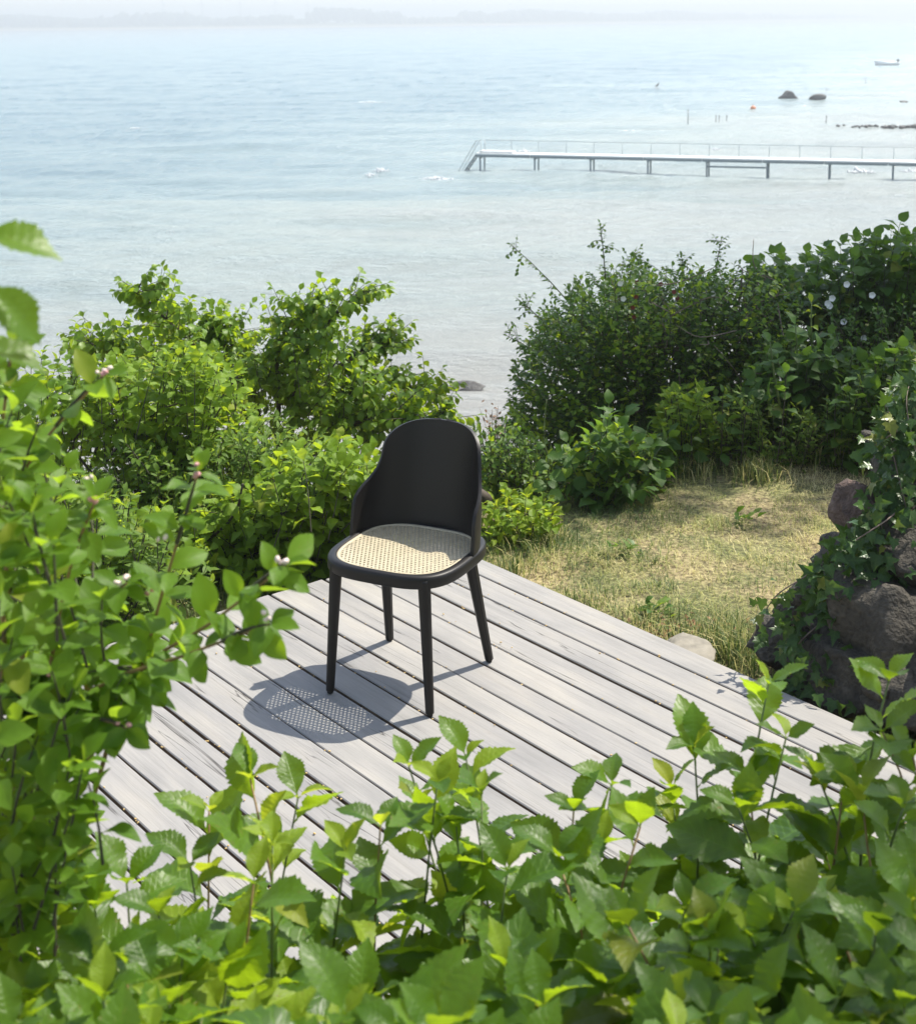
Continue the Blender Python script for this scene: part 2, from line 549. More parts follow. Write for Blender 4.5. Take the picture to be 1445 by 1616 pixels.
class Plant:
    def __init__(s, name, label, cat, base, group=None):
        s.root = thing(name, label, cat, base, group)
        s.base = np.asarray(base, float)
        s.tp, s.M = [], []            # templates and world matrices
        s.twigs = MB()
        s.stems = []

    def leaf(s, tpl, P, d, n, sc):
        y = norm(d)
        z = n - np.dot(n, y) * y
        z = norm(z)
        x = np.cross(y, z)
        s.tp.append(tpl)
        s.M.append(np.array([np.r_[x * sc, P], np.r_[y * sc, 0], np.r_[z * sc, 0]]))

    def shoot(s, P0, P1, kinds, n, size=(.8, 1.1), t0=.15, bow=.12, spread=65, droop=.35, jit=.35, upw=.6, r=(.003, .0012),
              mat=None, stem=False, terminal=True, spiral=None, top_kinds=None):
        P0, P1 = np.asarray(P0, float), np.asarray(P1, float)
        Lh = np.linalg.norm(P1 - P0)
        mid = (P0 + P1) / 2 + np.array([R.randn() * .3, R.randn() * .3, .8]) * bow * Lh
        ts = np.linspace(0, 1, 7)
        pts = (1 - ts)[:, None] ** 2 * P0 + 2 * (ts * (1 - ts))[:, None] * mid + ts[:, None] ** 2 * P1
        rr = np.linspace(r[0], r[1], 7)
        if stem:
            mb = MB()
            mb.tube(pts, rr, 6)
            s.stems.append((mb, mat or M_STEM_G))
        else:
            s.twigs.tube(pts[::2] if len(pts) > 4 else pts, rr[::2], 4, cap=False)
        vert = abs(norm(P1 - P0)[2]) > .75 if spiral is None else spiral
        ph = R.rand() * 6.28
        tl = np.linspace(t0, .97, n)
        for i, t in enumerate(tl):
            P = (1 - t) ** 2 * P0 + 2 * t * (1 - t) * mid + t * t * P1
            tg = norm(2 * (1 - t) * (mid - P0) + 2 * t * (P1 - mid))
            if vert:
                h = norm(np.cross(tg, [1, .13, .07]))
                b = np.cross(tg, h)
                a = ph + i * 2.4
                side = h * math.cos(a) + b * math.sin(a)
                nb = tg
            else:
                h = norm(np.cross(tg, [0, 0, 1]))
                side = h * (1 if i % 2 else -1)
                nb = norm(np.cross(h, tg))
                nb = nb if nb[2] > 0 else -nb
            sp = math.radians(spread * (1 - .45 * t) + R.randn() * 10)
            d = tg * math.cos(sp) + side * math.sin(sp) + np.array([0, 0, -droop * (.5 + R.rand())])
            nn = nb + np.array([0, 0, upw]) + R.randn(3) * jit
            ks = top_kinds if (top_kinds is not None and t > .72) else kinds
            tpl = ks[R.randint(len(ks))]
            sc = R.uniform(*size) * (1 - .35 * max(0, t - .7) / .3)
            s.leaf(tpl, P, d, nn, sc)
        if terminal:
            tg = norm(P1 - mid)
            ks = top_kinds or kinds
            s.leaf(ks[R.randint(len(ks))], P1, tg + R.randn(3) * .15, np.array([0, -.3, 1.0]) + R.randn(3) * .3, R.uniform(*size) * .75)

    def limb(s, pts, r0, r1, name='branch', mat=None, seg=7):
        pts = np.asarray(pts, float)
        # smooth catmull resample
        tt = np.linspace(0, len(pts) - 1, (len(pts) - 1) * 5 + 1)
        P = []
        for t in tt:
            i = min(int(t), len(pts) - 2)
            f = t - i
            p0, p1, p2, p3 = pts[max(i - 1, 0)], pts[i], pts[i + 1], pts[min(i + 2, len(pts) - 1)]
            P.append(.5 * ((2 * p1) + (-p0 + p2) * f + (2 * p0 - 5 * p1 + 4 * p2 - p3) * f * f + (-p0 + 3 * p1 - 3 * p2 + p3) * f ** 3))
        mb = MB()
        mb.tube(P, np.linspace(r0, r1, len(P)), seg)
        o = link(name, mb.mesh(name, off=s.base), mat or M_BARK, s.root)
        return np.array(P)

    def finish(s, leafname='leaf', nmax=300, twigmat=None, foliage='foliage'):
        for mb, m in s.stems:
            link('stem', mb.mesh('stem', off=s.base), m, s.root)
        if s.twigs.n:
            link('twigs', s.twigs.mesh('twigs', off=s.base), twigmat or M_DTWIG, s.root, kind='stuff')
        if not s.M:
            return s.root
        M = np.array(s.M)                         # (N,3,4): rows x,y,z each; [0][3:] is P
        X, P = M[:, 0, :3], None
        return s._finish(M, leafname, nmax, foliage)

    def _finish(s, M, leafname, nmax, foliage):
        pass


def _leaf(s, tpl, P, d, n, sc):
    y = norm(d)
    z = norm(n - np.dot(n, y) * y)
    x = np.cross(y, z)
    A = np.empty((4, 3))
    A[0], A[1], A[2], A[3] = x * sc, y * sc, z * sc, P
    s.tp.append(tpl)
    s.M.append(A)


def _finish_leaves(s, M, leafname, nmax, foliage):
    P = M[:, 3]
    cen = P + M[:, 1] * .05
    px, py, d = pix(cen)
    inside = (d > .1) & (px > -40) & (px < PW + 40) & (py > -40) & (py < PH + 40)
    size = np.linalg.norm(M[:, 1], axis=1) / np.maximum(d, .1)
    # facing to the camera shows larger
    view = norm(cen - np.array([0, 0, CAMH]))
    facing = np.abs((norm(M[:, 2]) * view).sum(1))
    key = np.where(inside, size * (.35 + facing), -1)
    order = np.argsort(-key)
    pick = order[:nmax]
    pick = pick[key[pick] > 0]
    rest = np.setdiff1d(np.arange(len(M)), pick)
    for i in pick:
        o = bpy.data.objects.new(leafname, s.tp[i].me)
        COL.objects.link(o)
        o.parent = s.root
        A = M[i]
        p = A[3] - s.base
        o.matrix_basis = Matrix(((A[0, 0], A[1, 0], A[2, 0], p[0]), (A[0, 1], A[1, 1], A[2, 1], p[1]),
                                 (A[0, 2], A[1, 2], A[2, 2], p[2]), (0, 0, 0, 1)))
    if len(rest):
        groups = {}
        for i in rest:
            groups.setdefault(id(s.tp[i]), []).append(i)
        bymat = {}
        for g in groups.values():
            tp = s.tp[g[0]]
            A = M[g]
            V = np.einsum('vk,nkc->nvc', tp.V, A[:, :3]) + A[:, None, 3]
            nv = len(tp.V)
            Fc = tp.F[None] + (np.arange(len(g)) * nv)[:, None, None]
            bymat.setdefault(tp.mat.name, (tp.mat, []))[1].append(
                (V.reshape(-1, 3), Fc.reshape(-1, tp.F.shape[1]), np.tile(tp.UV, (len(g), 1)), np.repeat(R.rand(len(g)), nv)))
        for mt, parts in bymat.values():
            off, Vs, Fs, Us, As = 0, [], [], [], []
            for V, Fc, U, a in parts:
                Vs.append(V)
                Fs.append(Fc + off)
                Us.append(U)
                As.append(a)
                off += len(V)
            k = {}
            for f in Fs:
                k.setdefault(f.shape[1], []).append(f)
            me = new_mesh(foliage, np.concatenate(Vs) - s.base, [np.concatenate(f) for f in k.values()], uv=np.concatenate(Us), attr=np.concatenate(As))
            link(foliage, me, mt, s.root, kind='stuff')
    return s.root


Plant.leaf = _leaf
Plant._finish = _finish_leaves
CAMP = np.array([0, 0, CAMH])


def fill_bush(pl, poly, Yr, n, length, kinds, nl, size=(.8, 1.1), center=None, up=.45, edge_shrink=True, **kw):
    """shoots whose tips fill the outline, deepest where the bush is thickest"""
    x, y = sample_poly(poly, n)
    c = np.asarray(center if center is not None else (np.mean([p[0] for p in poly]), np.max([p[1] for p in poly])), float)
    Ym = sum(Yr) / 2
    Yv = R.uniform(Yr[0], Yr[1], n)
    P = at(x, y, Yv)
    C = at(np.array(c[0]), np.array(c[1]), Ym)
    for i in range(n):
        d = norm(norm(P[i] - C) + np.array([0, 0, up]) + R.randn(3) * .35)
        Lh = R.uniform(*length)
        pl.shoot(P[i] - d * Lh, P[i], kinds, nl, size=size, **kw)


# =================================================================== STRUCTURE
# ------------------------------------------------------------------ ground
def build_ground():
    xs = np.unique(np.concatenate([np.linspace(-60, -6, 40), np.linspace(-6, 7, 170), np.linspace(7, 70, 40)]))
    ys = np.unique(np.concatenate([np.linspace(-30, 0, 25), np.linspace(0, 11, 150), np.linspace(11, 60, 80)]))
    X, Y = np.meshgrid(xs, ys, indexing='ij')
    Z = ground(X, Y)
    V = np.stack([X, Y, Z], -1).reshape(-1, 3)
    a, b = X.shape
    i = np.arange(a - 1)[:, None] * b
    j = np.arange(b - 1)[None]
    Q = np.stack([i + j, i + b + j, i + b + j + 1, i + j + 1], -1).reshape(-1, 4)
    m, t, out = mat_new('soil_and_turf')
    tc = N(t, 'ShaderNodeTexCoord')
    n1 = N(t, 'ShaderNodeTexNoise', i_Scale=3.0, i_Detail=8.0)
    n2 = N(t, 'ShaderNodeTexNoise', i_Scale=45.0, i_Detail=6.0)
    L(t, tc.outputs['Object'], n1.inputs['Vector'])
    L(t, tc.outputs['Object'], n2.inputs['Vector'])
    c1 = ramp(t, n2.outputs[0], [(.3, (.08, .055, .03)), (.5, (.25, .20, .10)), (.72, (.42, .35, .18))])
    c2 = ramp(t, n2.outputs[0], [(.3, (.05, .05, .02)), (.7, (.22, .22, .08))])
    col = mixc(t, ramp(t, n1.outputs[0], [(.4, (0, 0, 0)), (.6, (1, 1, 1))]), c1, c2)
    p = N(t, 'ShaderNodeBsdfPrincipled', i_Roughness=.95)
    L(t, col, p.inputs['Base Color'])
    b_ = N(t, 'ShaderNodeBump', i_Strength=.8, i_Distance=.02)
    L(t, n2.outputs[0], b_.inputs['Height'])
    L(t, b_.outputs[0], p.inputs['Normal'])
    L(t, p.outputs[0], out.inputs[0])
    link('ground', new_mesh('ground', V, [Q]), m, kind='structure')


build_ground()


# ------------------------------------------------------------------ sea
def build_sea():
    # fan of rows, finer close to the shore where single waves can be seen
    nr, na = 1050, 520
    rr = 18.0 * (5200 / 18.0) ** (np.linspace(0, 1, nr) ** 1.1)
    th = np.linspace(math.radians(-28), math.radians(28), na)
    Rr, Th = np.meshgrid(rr, th, indexing='ij')
    X, Y = Rr * np.sin(Th), Rr * np.cos(Th)
    Z = np.zeros_like(X)
    rs = np.random.RandomState(3)
    wx = X + 1.5 * (vnoise(X * .15, Y * .15) - .5)
    wy = Y + 1.5 * (vnoise(X * .15 + 9, Y * .15 + 4) - .5)
    for k in range(26):
        lam = 1.1 * 1.11 ** k
        amp = .0078 * lam ** .5
        a = math.radians(100 + rs.randn() * 24)
        kx, ky = math.cos(a) * 2 * math.pi / lam, math.sin(a) * 2 * math.pi / lam
        px = Rr / FPX
        vis = np.clip(lam / (px * 9.0) - .35, 0, 1) if k < 99 else 1
        ph = kx * wx + ky * wy + rs.rand() * 6.28
        s = np.sin(ph)
        Z += amp * vis * (s + .35 * (s * s - .5)) * (.5 + vnoise(X / (lam * 5) + k, Y / (lam * 3)))
    V = np.stack([X, Y, Z + SEA], -1).reshape(-1, 3)
    i = np.arange(nr - 1)[:, None] * na
    j = np.arange(na - 1)[None]
    Q = np.stack([i + j, i + j + 1, i + na + j + 1, i + na + j], -1).reshape(-1, 4)
    # outer apron closes the sheet to the sides and behind the fan
    m, t, out = mat_new('sea_water')
    tc = N(t, 'ShaderNodeTexCoord')
    mp = N(t, 'ShaderNodeMapping')
    mp.inputs['Scale'].default_value = (.016, .055, 1)
    mp.inputs['Rotation'].default_value = (0, 0, .25)
    L(t, tc.outputs['Object'], mp.inputs['Vector'])
    n1 = N(t, 'ShaderNodeTexNoise', i_Scale=1.0, i_Detail=5.0, i_Roughness=.6)
    L(t, mp.outputs[0], n1.inputs['Vector'])
    sp = N(t, 'ShaderNodeSeparateXYZ')
    L(t, tc.outputs['Object'], sp.inputs[0])
    # depth of the water grows away from the shore and to the left (sand flat on the right)
    dep = math_n(t, 'SUBTRACT', math_n(t, 'MULTIPLY', sp.outputs[1], .0075), math_n(t, 'MULTIPLY', sp.outputs[0], .016))
    dep = math_n(t, 'ADD', dep, math_n(t, 'MULTIPLY_ADD', n1.outputs[0], 1.5, -.95))
    c = ramp(t, dep, [(.0, (.41, .445, .42)), (.22, (.375, .435, .415)), (.5, (.305, .39, .40)), (.8, (.24, .33, .355)), (1.0, (.20, .29, .325))])
    # sandy brown wash along the beach
    shore = ramp(t, math_n(t, 'MULTIPLY', sp.outputs[1], .01), [(.30, (1, 1, 1)), (.46, (0, 0, 0))])
    c = mixc(t, math_n(t, 'MULTIPLY', shore, .7), c, (.43, .41, .375))
    p = N(t, 'ShaderNodeBsdfPrincipled', i_Roughness=.16, i_IOR=1.33)
    p.inputs['Specular IOR Level'].default_value = .34
    L(t, c, p.inputs['Base Color'])
    n2 = N(t, 'ShaderNodeTexNoise', i_Scale=1.0, i_Detail=8.0, i_Roughness=.7)
    mp2 = N(t, 'ShaderNodeMapping')
    mp2.inputs['Scale'].default_value = (1.5, 3.6, 1)
    mp2.inputs['Rotation'].default_value = (0, 0, .18)
    L(t, tc.outputs['Object'], mp2.inputs['Vector'])
    L(t, mp2.outputs[0], n2.inputs['Vector'])
    b_ = N(t, 'ShaderNodeBump', i_Strength=.95, i_Distance=.40)
    L(t, n2.outputs[0], b_.inputs['Height'])
    L(t, b_.outputs[0], p.inputs['Normal'])
    L(t, p.outputs[0], out.inputs[0])
    link('sea', new_mesh('sea', V, [Q]), m, kind='structure')


build_sea()

# ------------------------------------------------------------------ far shore
def build_far_shore():
    # low land beyond the bay, nearer on the left
    n = 240
    xs = np.linspace(-1400, 1500, n)
    front = 2250 + 500 * sst(-300, 900, xs) + 1200 * sst(500, 1500, xs) + 60 * (vnoise(xs / 120, xs * 0) - .5)
    prof = [(0, SEA - 1.0), (25, SEA + .6), (60, SEA + 2.0), (140, SEA + 4.0), (520, SEA + 6.0), (700, SEA - 1.0)]
    V = np.array([[x, f + dy, z + (2 * vnoise(np.array(x / 90.), np.array(1.)) if 40 < dy < 600 else 0)] for x, f in zip(xs, front) for dy, z in prof])
    k = len(prof)
    i = np.arange(n - 1)[:, None] * k
    j = np.arange(k - 1)[None]
    Q = np.stack([i + j, i + k + j, i + k + j + 1, i + j + 1], -1).reshape(-1, 4)
    m, t, out = mat_new('far_land')
    geo = N(t, 'ShaderNodeNewGeometry')
    sp = N(t, 'ShaderNodeSeparateXYZ')
    L(t, geo.outputs['Position'], sp.inputs[0])
    h = math_n(t, 'MULTIPLY_ADD', sp.outputs[2], .2, -SEA * .2)
    c = ramp(t, h, [(.0, (.42, .36, .27)), (.45, (.36, .31, .21)), (.6, (.10, .14, .05))])
    p = N(t, 'ShaderNodeBsdfPrincipled', i_Roughness=.9)
    L(t, c, p.inputs['Base Color'])
    L(t, p.outputs[0], out.inputs[0])
    link('far_shore', new_mesh('far_shore', V, [Q]), m, kind='structure')
    # wood on it: thousands of crowns, reads as one mass
    mb = MB()
    ico = None
    rs = np.random.RandomState(5)
    u = np.array([[0, 0, 1], [.89, 0, .45], [.28, .85, .45], [-.72, .53, .45], [-.72, -.53, .45], [.28, -.85, .45],
                  [.72, .53, -.45], [-.28, .85, -.45], [-.89, 0, -.45], [-.28, -.85, -.45], [.72, -.53, -.45], [0, 0, -1]])
    fc = [[0, 1, 2], [0, 2, 3], [0, 3, 4], [0, 4, 5], [0, 5, 1], [1, 6, 2], [2, 7, 3], [3, 8, 4], [4, 9, 5], [5, 10, 1], [6, 7, 2], [7, 8, 3], [8, 9, 4], [9, 10, 5], [10, 6, 1], [11, 7, 6], [11, 8, 7], [11, 9, 8], [11, 10, 9], [11, 6, 10]]
    for q in range(2600):
        x = rs.uniform(-1100, 1000)
        fy = np.interp(x, xs, front)
        hgt = 9 + 13 * vnoise(np.array(x / 70.), np.array(3.)) * (1.35 if -420 < x < -160 else 1) + 5 * rs.rand()
        hgt *= 1 - .6 * sst(300, 800, np.array(float(x)))
        if vnoise(np.array(x / 45.), np.array(8.)) < .2:
            hgt *= .5
        dy = rs.uniform(110, 300)
        r = rs.uniform(3.5, 7)
        for e in range(2):
            c = np.array([x + rs.randn() * 3, fy + dy, SEA + 3 + hgt - r * (.8 + e)])
            mb.add(u * r * (1 + .25 * rs.randn(12, 1)) * np.array([1, 1, 1.15]) + c, [fc])
    o = link('far_wood', mb.mesh('far_wood'), simple('far_foliage', (.05, .075, .03), .9, noise=.4, nscale=.2), kind='stuff')
    # masts rising above the wood
    steel = simple('mast_steel', (.25, .26, .27), .6)
    labels = ['leftmost faint lattice mast rising above the hazy far woods', 'second faint mast from the left above the hazy far woods',
              'faint mast with a crossarm in the middle of the row above the far woods', 'fourth faint mast from the left above the hazy far woods',
              'short faint mast at the right end of the row above the far woods']
    for (px, top), lb in zip([(258, 0), (320, 1), (380, 2), (435, 1), (487, 6)], labels):
        g = at(px, 34, 2480.0)
        t_ = at(px, top, 2480.0)
        z0 = SEA + 4
        mt = thing('power_mast', lb, 'mast', (g[0], g[1], z0), 'power masts on the far shore')
        H = t_[2] - z0
        b = MB()
        for sx in (-1, 1):
            for sy in (-1, 1):
                b.tube([[sx * 1.9, sy * 1.9, 0], [sx * .35, sy * .35, H]], [.28, .2], 4)
        for e in range(7):
            f0, f1 = e / 7, (e + 1) / 7
            w0, w1 = 1.9 - 1.55 * f0, 1.9 - 1.55 * f1
            b.tube([[-w0, -w0, H * f0], [w1, -w1, H * f1]], .12, 4)
            b.tube([[w0, w0, H * f0], [-w1, w1, H * f1]], .12, 4)
        link('tower', b.mesh('tower', smooth=False), steel, mt)
        for zz, ww in ((H * .9, 5.0), (H * .78, 3.6)):
            b = MB()
            b.box((0, 0, zz), (ww, .25, .25))
            b.tube([[-ww, 0, zz], [0, 0, zz + 1.2], [ww, 0, zz]], .15, 4)
            link('crossarm', b.mesh('crossarm', smooth=False), steel, mt)


build_far_shore()


# ------------------------------------------------------------------ wooden deck
def wood_mat():
    m, t, out = mat_new('weathered_wood')
    oi = N(t, 'ShaderNodeObjectInfo')
    tc = N(t, 'ShaderNodeTexCoord')
    off = N(t, 'ShaderNodeCombineXYZ')
    L(t, math_n(t, 'MULTIPLY', oi.outputs['Random'], 37.0), off.inputs[0])
    L(t, math_n(t, 'MULTIPLY', oi.outputs['Random'], 11.0), off.inputs[1])
    add = N(t, 'ShaderNodeVectorMath', operation='ADD')
    L(t, tc.outputs['Object'], add.inputs[0])
    L(t, off.outputs[0], add.inputs[1])

    def noise(sc, detail=6, rough=.55, dist=0.):
        mp = N(t, 'ShaderNodeMapping')
        mp.inputs['Scale'].default_value = sc
        L(t, add.outputs[0], mp.inputs['Vector'])
        n = N(t, 'ShaderNodeTexNoise', i_Scale=1.0, i_Detail=float(detail), i_Roughness=rough, i_Distortion=dist)
        L(t, mp.outputs[0], n.inputs['Vector'])
        return n.outputs[0]
    blot = noise((2.2, 9, 9), 5)
    fine = noise((6, 220, 220), 5, .65)
    mid = noise((1.6, 55, 55), 4, .6, .6)
    spot = noise((22, 60, 60), 4)
    # ring figure around knots
    mp = N(t, 'ShaderNodeMapping')
    mp.inputs['Scale'].default_value = (2.4, 7.5, 0.0)
    L(t, add.outputs[0], mp.inputs['Vector'])
    vor = N(t, 'ShaderNodeTexVoronoi', i_Scale=1.0)
    L(t, mp.outputs[0], vor.inputs['Vector'])
    knot = ramp(t, vor.outputs['Distance'], [(.03, (1, 1, 1)), (.085, (0, 0, 0))])
    c = ramp(t, blot, [(.28, (.215, .212, .208)), (.5, (.275, .267, .256)), (.72, (.325, .308, .28))])
    g = ramp(t, mid, [(.25, (.84, .83, .82)), (.52, (1, 1, 1)), (.8, (1.05, 1.03, 1.0))])
    c = mixc(t, .55, c, g, 'MULTIPLY')
    c = mixc(t, .35, c, ramp(t, fine, [(.32, (.74, .72, .70)), (.5, (1, 1, 1))]), 'MULTIPLY')
    c = mixc(t, math_n(t, 'MULTIPLY', knot, .6), c, (.17, .13, .10))
    c = mixc(t, math_n(t, 'MULTIPLY', ramp(t, spot, [(.62, (0, 0, 0)), (.72, (1, 1, 1))]), .35), c, (.24, .225, .21))
    # long drying cracks
    crk = noise((.8, 22, 22), 3, .45, .5)
    crack = ramp(t, math_n(t, 'ABSOLUTE', math_n(t, 'SUBTRACT', crk, .5)), [(.0, (1, 1, 1)), (.010, (0, 0, 0))])
    gate = ramp(t, noise((1.1, 7, 7), 2), [(.53, (0, 0, 0)), (.58, (1, 1, 1))])
    crack = math_n(t, 'MULTIPLY', crack, gate)
    c = mixc(t, math_n(t, 'MULTIPLY', crack, .85), c, (.05, .045, .04))
    var = mixc(t, oi.outputs['Random'], (.9, .9, .91), (1.06, 1.05, 1.03))
    c = mixc(t, 1.0, c, var, 'MULTIPLY')
    p = N(t, 'ShaderNodeBsdfPrincipled', i_Roughness=.78)
    p.inputs['Specular IOR Level'].default_value = .3
    L(t, c, p.inputs['Base Color'])
    b_ = N(t, 'ShaderNodeBump', i_Strength=.5, i_Distance=.003)
    hgt = math_n(t, 'SUBTRACT', math_n(t, 'ADD', math_n(t, 'MULTIPLY', fine, .5), mid), math_n(t, 'MULTIPLY', crack, 1.5))
    L(t, hgt, b_.inputs['Height'])
    L(t, b_.outputs[0], p.inputs['Normal'])
    L(t, p.outputs[0], out.inputs[0])
    return m


def build_deck():
    M_W = wood_mat()
    M_EDGE = simple('brown_board_edge', (.12, .085, .055), .9, noise=.4, nscale=30)
    root = thing('wooden_deck', 'weathered grey timber deck of parallel boards under the black chair', 'deck', CORNER + np.array([0, 0, -.12]))
    H2150 = 2.15
    sp = np.array([.0543, .0569, .0569, .0552, .0565, .055, .0564, .0575, .0547, .0578, .057, .0547, .0551, .0582] + [.0562] * 8) * H2150
    yaw = math.atan2(DU[1], DU[0])
    o = 0.
    rs = np.random.RandomState(11)
    for k, w_ in enumerate(sp):
        gap = rs.uniform(.006, .0095) if k not in (2, 7) else .0045
        wd = w_ - gap
        ln = 2.52 + rs.randn() * .012
        st = rs.randn() * .006
        # board with eased long edges, slight cup and a little bow
        nx = 14
        sec = np.array([[-wd / 2, -.028], [-wd / 2, -.003], [-wd / 2 + .003, 0], [-wd / 4, .0004], [0, -.0003], [wd / 4, .0004], [wd / 2 - .003, 0], [wd / 2, -.003], [wd / 2, -.028]])
        xs = np.linspace(0, ln, nx)
        bow = .0012 * np.sin(xs * 2.1 + rs.rand() * 6) + .0006 * rs.randn(nx)
        lift = .0015 * rs.randn() + .001 * np.sin(xs * 1.7 + rs.rand() * 6)
        V = np.array([[x + st, s[0] + b, s[1] + l_] for x, b, l_ in zip(xs, bow, lift) for s in sec])
        ns = len(sec)
        i = np.arange(nx - 1)[:, None] * ns
        j = np.arange(ns)[None]
        Q = np.stack([i + j, i + ns + j, i + ns + (j + 1) % ns, i + (j + 1) % ns], -1).reshape(-1, 4)
        caps = np.array([np.arange(ns), (np.arange(ns) + (nx - 1) * ns)[::-1]])
        me = new_mesh('board', V, [Q, caps], smooth=False)
        me.materials.append(M_W)
        me.materials.append(M_EDGE)
        # the edges inside the gaps are a darker brown
        mi = np.zeros(len(me.polygons), np.int32)
        side = (np.arange(len(Q)) % ns)
        mi[:len(Q)][(side == 0) | (side >= ns - 2)] = 1
        me.polygons.foreach_set('material_index', mi)
        b = link('board', me, M_W, root, loc=-DV * (o + w_ / 2) + np.array([0, 0, .12]))
        b.rotation_euler = (0, 0, yaw)
        o += w_
    # bearers below
    dark = simple('bearer_timber', (.09, .075, .06), .9, noise=.3, nscale=20)
    for u0 in (.06, .68, 1.3, 1.9, 2.44):
        mb = MB()
        mb.box((0, 0, -.05), (.024, o / 2 - .02, .045))
        j = link('bearer', mb.mesh('bearer', smooth=False), dark, root, loc=DU * u0 - DV * (o / 2) + np.array([0, 0, .12 - .032]))
        j.rotation_euler = (0, 0, yaw)
    # seed husks that collected along the gaps
    mb = MB()
    oo = np.cumsum(sp)
    for q in range(750):
        k = rs.randint(0, len(oo) - 1)
        u0 = rs.uniform(.05, 2.45)
        if vnoise(np.array(u0 * 3.1), np.array(k * 7.7)) < .42 + .12 * (k < 3):
            continue
        onb = rs.rand() < .12
        P = CORNER + DU * u0 - DV * (oo[k] + (rs.randn() * .004 if not onb else rs.uniform(-.05, .05))) + np.array([0, 0, .003 if onb else rs.uniform(-.006, .003)])
        a = rs.rand() * 3.14
        s_ = rs.uniform(.0015, .0034)
        mb.box(P, (s_, s_ * .6, s_ * .4), np.array([[math.cos(a), -math.sin(a), 0], [math.sin(a), math.cos(a), 0], [0, 0, 1]]))
    link('seed_husks', mb.mesh('seed_husks'), simple('husk', (.50, .34, .13), .8, noise=.3), root, loc=-(CORNER + np.array([0, 0, -.12])), kind='stuff')


build_deck()


